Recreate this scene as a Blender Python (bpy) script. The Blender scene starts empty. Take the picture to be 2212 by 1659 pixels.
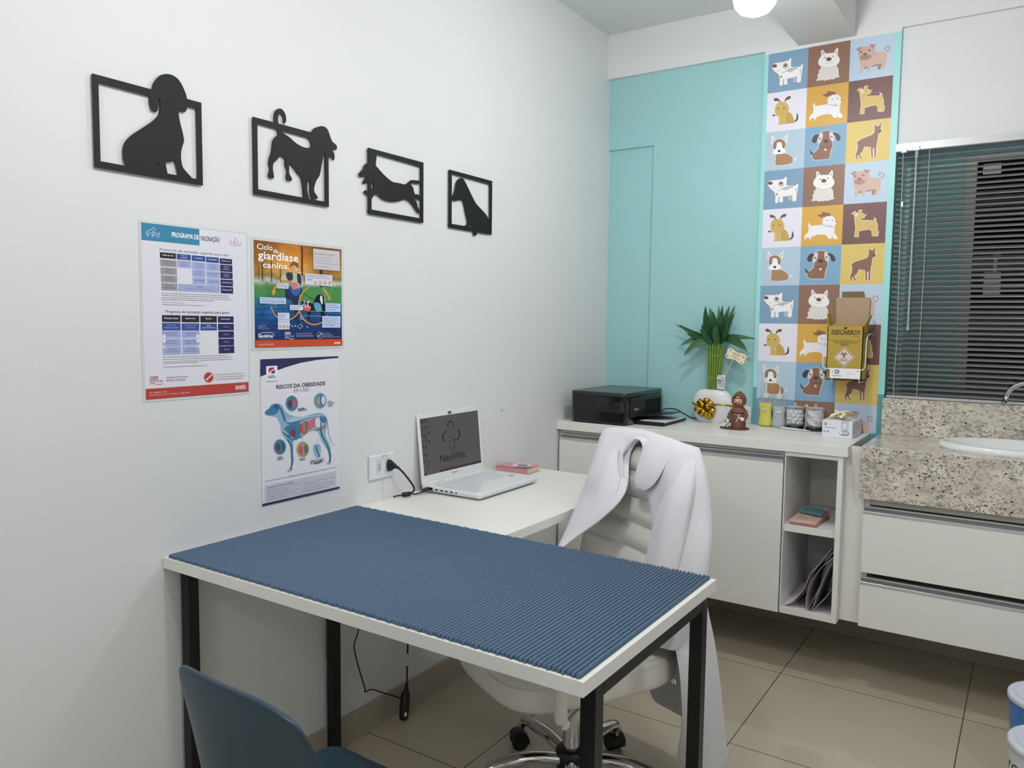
import bpy, math, random
import numpy as np
from mathutils import Vector, Matrix
from mathutils.geometry import tessellate_polygon
random.seed(7)
PI = math.pi
S = bpy.context.scene
COL = S.collection

# ---------------------------------------------------------------- camera
CAM = dict(f=1697.16, yaw=0.5866, pitch=0.0792, roll=0.0114, loc=(1.7473, -1.0959, 1.334))
def make_camera():
    y, p, r = CAM['yaw'], CAM['pitch'], CAM['roll']
    fw = Vector((-math.sin(y)*math.cos(p), math.cos(y)*math.cos(p), -math.sin(p)))
    rt = Vector((math.cos(y), math.sin(y), 0)); up = rt.cross(fw)
    r2 = rt*math.cos(r) + up*math.sin(r); u2 = -rt*math.sin(r) + up*math.cos(r)
    cd = bpy.data.cameras.new('camera'); co = bpy.data.objects.new('camera', cd); COL.objects.link(co)
    m = Matrix(((r2.x, u2.x, -fw.x), (r2.y, u2.y, -fw.y), (r2.z, u2.z, -fw.z))).to_4x4()
    m.translation = Vector(CAM['loc']); co.matrix_world = m
    cd.sensor_fit = 'HORIZONTAL'; cd.sensor_width = 36.0; cd.lens = CAM['f']/2212*36.0
    cd.clip_start = 0.02
    S.camera = co
make_camera()

# ---------------------------------------------------------------- world, exposure
W_ = bpy.data.worlds.new('night'); S.world = W_; W_.use_nodes = True
W_.node_tree.nodes['Background'].inputs[0].default_value = (0.012, 0.014, 0.02, 1)
W_.node_tree.nodes['Background'].inputs[1].default_value = 0.3
S.view_settings.view_transform = 'Standard'; S.view_settings.look = 'None'
S.view_settings.gamma = 1.0; S.view_settings.use_curve_mapping = False
S.view_settings.exposure = 0.0
BULB_POWER = 156.0   # emission strength of each hanging bulb
ZC = 0.900          # top of the white worktop
YB = 2.321          # front face of pilaster and top beam on the back wall
YR = 2.345          # recessed teal panel
H = 2.68

# ---------------------------------------------------------------- materials
def lin(c):
    if isinstance(c, str):
        c = [int(c[i:i+2], 16)/255 for i in (0, 2, 4)]
    elif max(c) > 1.0: c = [v/255 for v in c]
    return tuple(v/12.92 if v <= 0.04045 else ((v+0.055)/1.055)**2.4 for v in c)
MATS = {}
def mat(name, col, rough=0.5, metal=0.0, spec=0.5, noise=0.0, nscale=30.0, bump=0.0, bscale=200.0, coat=0.0, trans=0.0, ior=1.45, emit=None, estr=0.0, alpha=1.0, sheen=0.0):
    if name in MATS: return MATS[name]
    m = bpy.data.materials.new(name); m.use_nodes = True; nt = m.node_tree
    b = nt.nodes['Principled BSDF']; c = lin(col) + (1,)
    b.inputs['Base Color'].default_value = c
    b.inputs['Roughness'].default_value = rough; b.inputs['Metallic'].default_value = metal
    b.inputs['Specular IOR Level'].default_value = spec; b.inputs['Coat Weight'].default_value = coat
    b.inputs['Transmission Weight'].default_value = trans; b.inputs['IOR'].default_value = ior
    b.inputs['Alpha'].default_value = alpha; b.inputs['Sheen Weight'].default_value = sheen
    if emit is not None:
        b.inputs['Emission Color'].default_value = lin(emit) + (1,); b.inputs['Emission Strength'].default_value = estr
    if noise or bump:
        tc = nt.nodes.new('ShaderNodeTexCoord')
    if noise:
        n = nt.nodes.new('ShaderNodeTexNoise'); n.inputs['Scale'].default_value = nscale; n.inputs['Detail'].default_value = 4
        nt.links.new(tc.outputs['Object'], n.inputs['Vector'])
        mx = nt.nodes.new('ShaderNodeMix'); mx.data_type = 'RGBA'
        mx.inputs[6].default_value = tuple(v*(1-noise) for v in c[:3]) + (1,)
        mx.inputs[7].default_value = tuple(min(1, v*(1+noise)) for v in c[:3]) + (1,)
        nt.links.new(n.outputs['Fac'], mx.inputs[0]); nt.links.new(mx.outputs[2], b.inputs['Base Color'])
    if bump:
        n2 = nt.nodes.new('ShaderNodeTexNoise'); n2.inputs['Scale'].default_value = bscale; n2.inputs['Detail'].default_value = 3
        nt.links.new(tc.outputs['Object'], n2.inputs['Vector'])
        bp = nt.nodes.new('ShaderNodeBump'); bp.inputs['Strength'].default_value = bump; bp.inputs['Distance'].default_value = 0.002
        nt.links.new(n2.outputs['Fac'], bp.inputs['Height']); nt.links.new(bp.outputs['Normal'], b.inputs['Normal'])
    MATS[name] = m; return m

M_WALL = mat('wall_paint', (222, 224, 225), 0.6, noise=0.015, nscale=6, bump=0.12, bscale=90)
M_CEIL = mat('ceiling_paint', (222, 224, 222), 0.7, noise=0.015, nscale=5)
M_TEAL = mat('teal_paint', (160, 207, 209), 0.55, noise=0.02, nscale=5, bump=0.1, bscale=80)
M_TEAL2 = mat('teal_paint_gloss', (160, 222, 220), 0.4, noise=0.015, nscale=5)
M_TEALD = mat('teal_deep', (98, 160, 162), 0.4)  # darker teal for the lower part of the pilaster
M_LAM = mat('white_laminate', (233, 232, 228), 0.35, noise=0.01, nscale=20)
M_LAMI = mat('cabinet_inside', (205, 203, 196), 0.45)
M_ALU = mat('aluminium', (205, 205, 208), 0.35, metal=0.55)
M_CHROME = mat('chrome', (215, 215, 218), 0.08, metal=1.0)
M_BLKMET = mat('black_metal', (14, 14, 15), 0.4, bump=0.05)
M_BLKPL = mat('black_plastic', (22, 22, 24), 0.35)
M_GLOSSBLK = mat('gloss_black', (16, 16, 18), 0.12, coat=0.4)
M_WHPL = mat('white_plastic', (226, 226, 226), 0.3)
M_LEATHER = mat('white_leather', (230, 228, 222), 0.42, bump=0.15, bscale=350)
M_COAT = mat('coat_cotton', (217, 216, 222), 0.85, sheen=0.2, bump=0.15, bscale=600)
M_SIL = mat('black_board', (9, 9, 11), 0.6)
M_GLASSCL = mat('clear_glass', (245, 250, 250), 0.02, trans=1.0, ior=1.45)

def print_mat(name='print', rough=0.35, coat=0.0):
    if name in MATS: return MATS[name]
    m = bpy.data.materials.new(name); m.use_nodes = True; nt = m.node_tree; b = nt.nodes['Principled BSDF']
    a = nt.nodes.new('ShaderNodeAttribute'); a.attribute_name = 'Col'
    nt.links.new(a.outputs['Color'], b.inputs['Base Color'])
    b.inputs['Roughness'].default_value = rough; b.inputs['Coat Weight'].default_value = coat
    MATS[name] = m; return m
M_PRINT = print_mat('printed_ink', 0.45)
M_PRINTG = print_mat('laminated_print', 0.3)

def granite():
    m = bpy.data.materials.new('granite'); m.use_nodes = True; nt = m.node_tree; b = nt.nodes['Principled BSDF']
    L = nt.links.new; N = nt.nodes.new
    tc = N('ShaderNodeTexCoord'); mp = N('ShaderNodeMapping'); L(tc.outputs['Object'], mp.inputs['Vector'])
    mp.inputs['Scale'].default_value = (0.75, 1.0, 1.15); mp.inputs['Rotation'].default_value = (0.2, 0.5, 0.1)
    def ramp(src, stops):
        r = N('ShaderNodeValToRGB'); L(src, r.inputs[0]); e = r.color_ramp.elements
        e[0].position, e[0].color = stops[0]; e[1].position, e[1].color = stops[1]
        for p, c in stops[2:]:
            x = e.new(p); x.color = c
        return r
    n1 = N('ShaderNodeTexNoise'); n1.inputs['Scale'].default_value = 14; n1.inputs['Detail'].default_value = 5; L(mp.outputs[0], n1.inputs[0])
    base = ramp(n1.outputs['Fac'], [(0.3, lin((192, 184, 170))+(1,)), (0.6, lin((222, 214, 200))+(1,)), (0.75, lin((230, 226, 216))+(1,))])
    n2 = N('ShaderNodeTexNoise'); n2.inputs['Scale'].default_value = 165; n2.inputs['Detail'].default_value = 2.5; n2.inputs['Distortion'].default_value = 0.6; L(mp.outputs[0], n2.inputs[0])
    s2 = ramp(n2.outputs['Fac'], [(0.385, (1, 1, 1, 1)), (0.43, (0, 0, 0, 1))])
    n3 = N('ShaderNodeTexNoise'); n3.inputs['Scale'].default_value = 7; n3.inputs['Detail'].default_value = 3; L(mp.outputs[0], n3.inputs[0])
    s3 = ramp(n3.outputs['Fac'], [(0.35, (0.25, 0.25, 0.25, 1)), (0.62, (1, 1, 1, 1))])
    mu = N('ShaderNodeMath'); mu.operation = 'MULTIPLY'; L(s2.outputs[0], mu.inputs[0]); L(s3.outputs[0], mu.inputs[1])
    n5 = N('ShaderNodeTexNoise'); n5.inputs['Scale'].default_value = 70; n5.inputs['Detail'].default_value = 4; n5.inputs['Distortion'].default_value = 0.8; L(mp.outputs[0], n5.inputs[0])
    s5 = ramp(n5.outputs['Fac'], [(0.40, (.75, .75, .75, 1)), (0.50, (0, 0, 0, 1))])
    v = N('ShaderNodeTexVoronoi'); v.inputs['Scale'].default_value = 48; L(mp.outputs[0], v.inputs['Vector'])
    s4 = ramp(v.outputs['Distance'], [(0.13, (1, 1, 1, 1)), (0.19, (0, 0, 0, 1))])
    sp = N('ShaderNodeSeparateColor'); L(v.outputs['Color'], sp.inputs[0])
    gt = N('ShaderNodeMath'); gt.operation = 'GREATER_THAN'; gt.inputs[1].default_value = 0.62; L(sp.outputs[0], gt.inputs[0])
    m4 = N('ShaderNodeMath'); m4.operation = 'MULTIPLY'; L(s4.outputs[0], m4.inputs[0]); L(gt.outputs[0], m4.inputs[1])
    x0 = N('ShaderNodeMix'); x0.data_type = 'RGBA'; L(s5.outputs[0], x0.inputs[0]); L(base.outputs[0], x0.inputs[6]); x0.inputs[7].default_value = lin((150, 148, 138))+(1,)
    x1 = N('ShaderNodeMix'); x1.data_type = 'RGBA'; L(mu.outputs[0], x1.inputs[0]); L(x0.outputs[2], x1.inputs[6]); x1.inputs[7].default_value = lin((84, 82, 82))+(1,)
    x2 = N('ShaderNodeMix'); x2.data_type = 'RGBA'; L(m4.outputs[0], x2.inputs[0]); L(x1.outputs[2], x2.inputs[6]); x2.inputs[7].default_value = lin((62, 46, 46))+(1,)
    L(x2.outputs[2], b.inputs['Base Color']); b.inputs['Roughness'].default_value = 0.12
    return m
M_GRAN = granite()

def floor_mat():
    m = bpy.data.materials.new('porcelain_tiles'); m.use_nodes = True; nt = m.node_tree; b = nt.nodes['Principled BSDF']
    L = nt.links.new; N = nt.nodes.new
    g = N('ShaderNodeNewGeometry'); sx = N('ShaderNodeSeparateXYZ'); L(g.outputs['Position'], sx.inputs[0])
    def line(out, off):
        a = N('ShaderNodeMath'); a.operation = 'SUBTRACT'; L(out, a.inputs[0]); a.inputs[1].default_value = off
        d = N('ShaderNodeMath'); d.operation = 'DIVIDE'; L(a.outputs[0], d.inputs[0]); d.inputs[1].default_value = 0.61
        f = N('ShaderNodeMath'); f.operation = 'FRACT'; L(d.outputs[0], f.inputs[0])
        s = N('ShaderNodeMath'); s.operation = 'SUBTRACT'; L(f.outputs[0], s.inputs[0]); s.inputs[1].default_value = 0.5
        ab = N('ShaderNodeMath'); ab.operation = 'ABSOLUTE'; L(s.outputs[0], ab.inputs[0])
        gt = N('ShaderNodeMath'); gt.operation = 'GREATER_THAN'; L(ab.outputs[0], gt.inputs[0]); gt.inputs[1].default_value = 0.5-0.0027
        return gt
    lx = line(sx.outputs[0], 1.0-6.1); ly = line(sx.outputs[1], 1.915-6.1)
    mx = N('ShaderNodeMath'); mx.operation = 'MAXIMUM'; L(lx.outputs[0], mx.inputs[0]); L(ly.outputs[0], mx.inputs[1])
    n = N('ShaderNodeTexNoise'); n.inputs['Scale'].default_value = 3; n.inputs['Detail'].default_value = 6
    c1 = N('ShaderNodeMix'); c1.data_type = 'RGBA'; L(n.outputs['Fac'], c1.inputs[0])
    c1.inputs[6].default_value = lin((190, 179, 158))+(1,); c1.inputs[7].default_value = lin((200, 189, 168))+(1,)
    c2 = N('ShaderNodeMix'); c2.data_type = 'RGBA'; L(mx.outputs[0], c2.inputs[0]); L(c1.outputs[2], c2.inputs[6]); c2.inputs[7].default_value = lin((84, 72, 56))+(1,)
    L(c2.outputs[2], b.inputs['Base Color']); b.inputs['Roughness'].default_value = 0.045; b.inputs['Specular IOR Level'].default_value = 0.5
    return m
M_FLOOR = floor_mat()
M_BASE = mat('baseboard_tile', (172, 162, 146), 0.15)

# ---------------------------------------------------------------- mesh helpers
class MB:
    """collects geometry in world coordinates"""
    def __init__(s): s.v = []; s.f = []; s.m = []; s.sm = []; s.xf = None
    def add(s, vs, fs, mi=0, smooth=False):
        o = len(s.v)
        for p in vs:
            p = Vector(p)
            s.v.append(s.xf(p) if s.xf else p)
        for f in fs:
            s.f.append([o+i for i in f]); s.m.append(mi); s.sm.append(smooth)
        return s
    def box(s, x0, x1, y0, y1, z0, z1, mi=0, bev=0.0):
        if bev <= 0:
            vs = [(x, y, z) for x in (x0, x1) for y in (y0, y1) for z in (z0, z1)]
            return s.add(vs, [(0, 1, 3, 2), (4, 6, 7, 5), (0, 4, 5, 1), (2, 3, 7, 6), (0, 2, 6, 4), (1, 5, 7, 3)], mi)
        b = bev; cx = [(x0, 1), (x1, -1)]; vs = []; idx = {}
        for i, (x, sx) in enumerate(cx):
            for j, (y, sy) in enumerate([(y0, 1), (y1, -1)]):
                for k, (z, sz) in enumerate([(z0, 1), (z1, -1)]):
                    idx[i, j, k] = len(vs)
                    vs += [(x, y+sy*b, z+sz*b), (x+sx*b, y, z+sz*b), (x+sx*b, y+sy*b, z)]
        fs = []
        for i in (0, 1): fs.append([idx[i, 0, 0], idx[i, 1, 0], idx[i, 1, 1], idx[i, 0, 1]])
        for j in (0, 1): fs.append([idx[0, j, 0]+1, idx[1, j, 0]+1, idx[1, j, 1]+1, idx[0, j, 1]+1])
        for k in (0, 1): fs.append([idx[0, 0, k]+2, idx[1, 0, k]+2, idx[1, 1, k]+2, idx[0, 1, k]+2])
        for i in (0, 1):
            for j in (0, 1): fs.append([idx[i, j, 0], idx[i, j, 1], idx[i, j, 1]+1, idx[i, j, 0]+1])
        for i in (0, 1):
            for k in (0, 1): fs.append([idx[i, 0, k], idx[i, 1, k], idx[i, 1, k]+2, idx[i, 0, k]+2])
        for j in (0, 1):
            for k in (0, 1): fs.append([idx[0, j, k]+1, idx[1, j, k]+1, idx[1, j, k]+2, idx[0, j, k]+2])
        for q in idx.values(): fs.append([q, q+1, q+2])
        return s.add(vs, fs, mi)
    def loft(s, rows, mi=0, closed=False, cap=False, smooth=True):
        n = len(rows[0]); vs = [p for r in rows for p in r]; fs = []
        for i in range(len(rows)-1):
            for j in range(n if closed else n-1):
                k = (j+1) % n
                fs.append((i*n+j, i*n+k, (i+1)*n+k, (i+1)*n+j))
        s.add(vs, fs, mi, smooth)
        if cap:
            s.add(rows[0], [list(range(n))[::-1]], mi, False); s.add(rows[-1], [list(range(n))], mi, False)
        return s
    def lathe(s, prof, c=(0, 0, 0), n=32, mi=0, sx=1.0, sy=1.0, caps=True, smooth=True):
        rows = [[(c[0]+r*sx*math.cos(2*PI*j/n), c[1]+r*sy*math.sin(2*PI*j/n), c[2]+z) for j in range(n)] for r, z in prof]
        s.loft(rows, mi, True, False, smooth)
        if caps:
            if prof[0][0] > 1e-6: s.add(rows[0], [list(range(n))[::-1]], mi)
            if prof[-1][0] > 1e-6: s.add(rows[-1], [list(range(n))], mi)
        return s
    def tube(s, pts, r, n=10, mi=0, cap=True, flat=1.0):
        pts = [Vector(p) for p in pts]; rows = []; rr = r if isinstance(r, (list, tuple)) else [r]*len(pts)
        up = None
        for i, p in enumerate(pts):
            t = (pts[min(i+1, len(pts)-1)] - pts[max(i-1, 0)]).normalized()
            if up is None:
                a = Vector((0, 0, 1)) if abs(t.z) < 0.9 else Vector((1, 0, 0))
                up = (a - t*a.dot(t)).normalized()
            else:
                up = (up - t*up.dot(t)).normalized()
            sd = t.cross(up)
            rows.append([p + (sd*math.cos(2*PI*j/n) + up*flat*math.sin(2*PI*j/n))*rr[i] for j in range(n)])
        return s.loft(rows, mi, True, cap)
    def cyl(s, c, r, h, n=24, mi=0, axis='z', r2=None):
        r2 = r if r2 is None else r2; rows = []
        for q, rad in ((0, r), (h, r2)):
            row = []
            for j in range(n):
                a, b = rad*math.cos(2*PI*j/n), rad*math.sin(2*PI*j/n)
                row.append({'z': (c[0]+a, c[1]+b, c[2]+q), 'y': (c[0]+a, c[1]+q, c[2]+b), 'x': (c[0]+q, c[1]+a, c[2]+b)}[axis])
            rows.append(row)
        return s.loft(rows, mi, True, True)
    def prism(s, polys, fr, t, mi=0):
        """polys = [outer, holes...] 2D; fr(u,v,n) -> 3D; thickness t"""
        tri = tessellate_polygon([[Vector((p[0], p[1], 0)) for p in q] for q in polys])
        flat = [p for q in polys for p in q]
        for n in (0, t): s.add([fr(p[0], p[1], n) for p in flat], [list(x) for x in tri], mi)
        for q in polys:
            s.loft([[fr(p[0], p[1], 0) for p in q], [fr(p[0], p[1], t) for p in q]], mi, True, False, False)
        return s

ORG = {}
def root(name, loc, label=None, cat=None, group=None):
    o = bpy.data.objects.new(name, None); COL.objects.link(o); o.location = loc; o.empty_display_size = 0.05
    ORG[o.name] = Vector(loc)
    if label: o['label'] = label
    if cat: o['category'] = cat
    if group: o['group'] = group
    return o
def build(name, mb, mats, parent=None, loc=None, label=None, cat=None, group=None, kind=None, fix=True):
    base = ORG[parent.name] if parent else Vector(loc if loc is not None else (0, 0, 0))
    me = bpy.data.meshes.new(name)
    me.from_pydata([tuple(p-base) for p in mb.v], [], mb.f)
    for m in (mats if isinstance(mats, (list, tuple)) else [mats]): me.materials.append(m)
    me.polygons.foreach_set('material_index', mb.m); me.polygons.foreach_set('use_smooth', mb.sm)
    me.update()
    if fix:
        import bmesh
        bm = bmesh.new(); bm.from_mesh(me); bmesh.ops.recalc_face_normals(bm, faces=bm.faces); bm.to_mesh(me); bm.free()
    o = bpy.data.objects.new(name, me); COL.objects.link(o)
    if parent: o.parent = parent
    else: o.location = base
    ORG[o.name] = base
    if label: o['label'] = label
    if cat: o['category'] = cat
    if group: o['group'] = group
    if kind: o['kind'] = kind
    return o
def subsurf(o, lv=1, solid=0.0, off=0.0):
    if solid:
        m = o.modifiers.new('thick', 'SOLIDIFY'); m.thickness = solid; m.offset = off
    if lv:
        m = o.modifiers.new('sub', 'SUBSURF'); m.levels = lv; m.render_levels = lv
def bevmod(o, w, seg=2):
    m = o.modifiers.new('bev', 'BEVEL'); m.width = w; m.segments = seg; m.limit_method = 'ANGLE'
def smooth(pts, n=4, closed=True):
    pts = [Vector(p) for p in pts]; out = []; L = len(pts)
    rng = range(L) if closed else range(L-1)
    for i in rng:
        g = (lambda k: pts[k % L]) if closed else (lambda k: pts[max(0, min(L-1, k))])
        a, b, c, d = g(i-1), g(i), g(i+1), g(i+2)
        for k in range(n):
            t = k/n
            out.append(0.5*((2*b) + (c-a)*t + (2*a-5*b+4*c-d)*t*t + (-a+3*b-3*c+d)*t**3))
    if not closed: out.append(pts[-1])
    return out
def homog(src, dst):
    A = []; B = []
    for (x, y), (u, v) in zip(src, dst):
        A += [[x, y, 1, 0, 0, 0, -u*x, -u*y], [0, 0, 0, x, y, 1, -v*x, -v*y]]; B += [u, v]
    h = np.linalg.solve(np.array(A, float), np.array(B, float))
    def f(p):
        w = h[6]*p[0]+h[7]*p[1]+1
        return (float((h[0]*p[0]+h[1]*p[1]+h[2])/w), float((h[3]*p[0]+h[4]*p[1]+h[5])/w))
    return f

_TXT = {}
def text_geo(s, bold=0.0, font_shear=0.0):
    k = (s, bold, font_shear)
    if k in _TXT: return _TXT[k]
    cu = bpy.data.curves.new('t', 'FONT'); cu.body = s; cu.resolution_u = 2; cu.offset = bold; cu.shear = font_shear; cu.size = 1
    o = bpy.data.objects.new('t', cu); COL.objects.link(o)
    dg = bpy.context.evaluated_depsgraph_get(); dg.update()
    me = bpy.data.meshes.new_from_object(o.evaluated_get(dg))
    vs = [(v.co.x, v.co.y) for v in me.vertices]; fs = [list(p.vertices) for p in me.polygons]
    bpy.data.objects.remove(o); bpy.data.curves.remove(cu); bpy.data.meshes.remove(me)
    _TXT[k] = (vs, fs); return _TXT[k]

class Art:
    """flat printed artwork: coloured polygons in surface coordinates (u right, v up, metres)"""
    def __init__(s, fr, step=0.00012): s.fr = fr; s.step = step; s.L = 1; s.v = []; s.f = []; s.c = []; s.H = None
    def m(s, p): return s.H(p) if s.H else (p[0], p[1])
    def raw(s, vs, fs, col, up=True):
        o = len(s.v); s.v += [s.fr(u, v, s.L*s.step) for u, v in vs]
        for f in fs: s.f.append([o+i for i in f]); s.c.append(lin(col))
        if up: s.L += 1
    def poly(s, pts, col, sm=0, holes=()):
        if sm: pts = [(p.x, p.y) for p in smooth([(p[0], p[1], 0) for p in pts], sm)]
        q = [[s.m(p) for p in pts]] + [[s.m(p) for p in h] for h in holes]
        tri = tessellate_polygon([[Vector((p[0], p[1], 0)) for p in r] for r in q])
        s.raw([p for r in q for p in r], [list(t) for t in tri], col)
    def rect(s, a, b, col):
        """a = upper-left, b = lower-right source points -> axis-aligned in the surface"""
        (x0, y0), (x1, y1) = s.m(a), s.m(b)
        s.raw([(x0, y0), (x1, y0), (x1, y1), (x0, y1)], [[0, 1, 2, 3]], col)
    def ell(s, c, rx, ry, col, rot=0, n=24):
        cr, sr = math.cos(rot), math.sin(rot)
        s.poly([(c[0]+rx*math.cos(t)*cr-ry*math.sin(t)*sr, c[1]+rx*math.cos(t)*sr+ry*math.sin(t)*cr) for t in [2*PI*i/n for i in range(n)]], col)
    def stroke(s, pts, w, col, closed=False, sm=0, w2=None):
        if sm: pts = [(p.x, p.y) for p in smooth([(p[0], p[1], 0) for p in pts], sm, closed)]
        n = len(pts); L = []; R_ = []
        for i in range(n):
            a = pts[(i-1) % n] if closed or i > 0 else pts[i]; b = pts[(i+1) % n] if closed or i < n-1 else pts[i]
            dx, dy = b[0]-a[0], b[1]-a[1]; l = math.hypot(dx, dy) or 1
            ww = w if w2 is None else w+(w2-w)*i/(n-1)
            nx, ny = -dy/l*ww/2, dx/l*ww/2
            L.append(s.m((pts[i][0]+nx, pts[i][1]+ny))); R_.append(s.m((pts[i][0]-nx, pts[i][1]-ny)))
        fs = [[i, (i+1) % n, n+(i+1) % n, n+i] for i in range(n if closed else n-1)]
        s.raw(L+R_, fs, col)
    def text(s, t, a, b, col, bold=0.0, shear=0.0, cap=None):
        """text filling the box from upper-left a to lower-right b"""
        vs, fs = text_geo(t, bold, shear)
        if not vs: return
        (x0, y0), (x1, y1) = s.m(a), s.m(b)
        X = [v[0] for v in vs]; Y = [v[1] for v in vs]; mx, Mx, my, My = min(X), max(X), min(Y), max(Y)
        if max(len(f) for f in fs) < 3: return
        kx = (x1-x0)/(Mx-mx); ky = (y0-y1)/(My-my)
        if cap and kx > cap*ky: x0 += (kx-cap*ky)*(Mx-mx)/2; kx = cap*ky
        s.raw([(x0+(v[0]-mx)*kx, y1+(v[1]-my)*ky) for v in vs], fs, col, False)
    def line(s, t, a, b, hpx, sc, col, bold=0.0, cap=None):
        """one straight line of lettering: a, b = source points at mid height of its two ends"""
        p, q = s.m(a), s.m(b); v = (p[1]+q[1])/2; h = hpx*sc/2; H_ = s.H; s.H = None
        s.text(t, (p[0], v+h), (q[0], v-h), col, bold, 0.0, cap); s.H = H_
    def cell(s, a, b, bg, lines, col, bold=0.0, mx=.08, my=.16, cap=1.1, left=False):
        """filled rectangle with evenly spaced lines"""
        (x0, y0), (x1, y1) = s.m(a), s.m(b); H_ = s.H; s.H = None
        s.raw([(x0, y0), (x1, y0), (x1, y1), (x0, y1)], [[0, 1, 2, 3]], bg); w, h = x1-x0, y0-y1; n = len(lines)
        mxl = max([len(l) for l in lines]+[1])
        for i, t in enumerate(lines):
            top = y0-h*my-h*(1-2*my)*i/n; bot = top-h*(1-2*my)/n*.66; k = (len(t)/mxl) if (left or n > 1) else 1
            ww = w*(1-2*mx)*k; xs = x0+w*mx if left else x0+(w-ww)/2
            s.text(t, (xs, top), (xs+ww, bot), col, bold, 0.0, cap)
        s.H = H_
    def grid(s, a, b, nx, ny, fn):
        (x0, y0), (x1, y1) = s.m(a), s.m(b); o = len(s.v)
        for j in range(ny):
            for i in range(nx):
                u0, u1 = x0+(x1-x0)*i/nx, x0+(x1-x0)*(i+1)/nx; v0, v1 = y0+(y1-y0)*j/ny, y0+(y1-y0)*(j+1)/ny
                s.raw([(u0, v0), (u1, v0), (u1, v1), (u0, v1)], [[0, 1, 2, 3]], fn((i+.5)/nx, (j+.5)/ny), False)
        s.L += 1
    def build(s, name, parent=None, material=None, body=None, **k):
        """body = MB whose faces (plain colour bodycol) are merged below the print"""
        mb = MB(); mb.add(s.v, s.f); nb = 0
        cols = list(s.c)
        if body:
            bmb, bc = body; mb.add(bmb.v, bmb.f); cols += [lin(bc)]*len(bmb.f)
        o = build(name, mb, material or M_PRINT, parent, fix=False, **k)
        ca = o.data.color_attributes.new('Col', 'FLOAT_COLOR', 'CORNER')
        buf = []
        for p, c in zip(o.data.polygons, cols): buf += (list(c)+[1.0])*p.loop_total
        ca.data.foreach_set('color', buf)
        return o
# frames: surfaces of the room
def fr_left(x=0.0):   return lambda u, v, n: Vector((x+n, u, v))            # left wall, u = y
def fr_back(y=YB):    return lambda u, v, n: Vector((u, y-n, v))            # faces the camera from the back
def fr_gen(O, U, V):
    O, U, V = Vector(O), Vector(U).normalized(), Vector(V).normalized(); N = U.cross(V)
    return lambda u, v, n: O+U*u+V*v+N*n

# ================================================================ SETTING
m = MB(); m.box(-0.1, 3.5, -2.7, 2.75, -0.1, 0.0); build('floor', m, M_FLOOR, kind='structure')
m = MB(); m.box(-0.1, 3.5, -2.7, 2.75, H, H+0.1); build('ceiling', m, M_CEIL, kind='structure')
m = MB(); m.box(-0.12, 0.0, -2.7, 2.75, 0, H); build('wall_left', m, M_WALL, kind='structure')
m = MB(); m.box(3.4, 3.5, -2.7, 2.75, 0, H); build('wall_right', m, M_WALL, kind='structure')
m = MB(); m.box(0, 3.4, -2.7, -2.6, 0, H); build('wall_front', m, M_WALL, kind='structure')
# back wall: beam, teal recess, pilaster, panel over the window, window niche
m = MB()
m.box(0.231, 1.257, YR, 2.6, 0.30, 2.478, 1)              # teal recess
m.box(0, 0.231, YR, 2.6, 2.153, 2.478, 1)
m.box(0, 0.231, YR+0.014, 2.6, 0.30, 2.153, 1)            # shallow boxed-in step
m.box(1.257, 3.4, 2.338, 2.6, 2.03, 2.478, 0)             # white panel over the window
m.box(1.257, 1.487, 2.44, 2.6, 1.045, 2.03, 1)            # teal niche beside the window
m.box(2.75, 3.4, 2.44, 2.6, 1.045, 2.03, 1); m.box(1.487, 2.75, 2.43, 2.6, 1.992, 2.03, 1)
m.box(1.257, 3.4, 2.338, 2.6, 0.30, 1.045, 0)
m.box(0, 3.4, 2.47, 2.6, 0, 0.30, 0)
build('wall_back', m, [M_WALL, M_TEAL], kind='structure')
m = MB(); m.box(0, 3.4, YB, 2.6, 2.478, H, 0); build('trim_2', m, M_WALL, kind='structure')     # white top beam
m = MB()
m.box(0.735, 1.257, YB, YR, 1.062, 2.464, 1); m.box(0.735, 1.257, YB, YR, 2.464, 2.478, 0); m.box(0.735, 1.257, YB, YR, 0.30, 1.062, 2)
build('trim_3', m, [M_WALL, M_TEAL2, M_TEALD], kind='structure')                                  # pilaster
m = MB(); m.box(0.872, 1.09, -2.6, YB, 2.476, H, 0); build('trim_1', m, M_CEIL, kind='structure')   # ceiling beam
m = MB(); m.box(0, 0.011, -2.6, 2.47, 0, 0.092, 0, 0.001); build('baseboard_left', m, M_BASE, kind='structure')
m = MB(); m.box(0.011, 3.4, 2.459, 2.47, 0, 0.092, 0, 0.001); build('baseboard_back', m, M_BASE, kind='structure')
# window
wn = root('window_1', (1.487, 2.47, 1.045)); wn['kind'] = 'structure'
M_WFR = mat('window_frame_paint', (206, 206, 204), 0.4)
M_WGL = mat('window_pane', (8, 9, 11), 0.06, spec=0.6)
m = MB()
for a in ((1.487, 1.527, 1.045, 1.991), (2.71, 2.75, 1.045, 1.991), (2.1, 2.14, 1.045, 1.991)): m.box(a[0], a[1], 2.44, 2.50, a[2], a[3], 0, 0.002)
m.box(1.527, 2.71, 2.44, 2.50, 1.965, 1.991, 0, 0.002); m.box(1.527, 2.71, 2.44, 2.50, 1.045, 1.075, 0, 0.002)
m.box(1.527, 2.71, 2.452, 2.49, 1.484, 1.500, 0, 0.002)
build('window_frame', m, M_WFR, wn)
m = MB(); m.box(1.527, 2.71, 2.468, 2.474, 1.075, 1.985); build('window_pane', m, M_WGL, wn, label='dark glass at night')
m = MB(); m.box(1.545, 1.605, 2.446, 2.4515, 1.915, 1.955, 0, 0.002); m.box(1.553, 1.563, 2.442, 2.446, 1.922, 1.93, 1); m.box(1.588, 1.598, 2.442, 2.446, 1.922, 1.93, 1)
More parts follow.
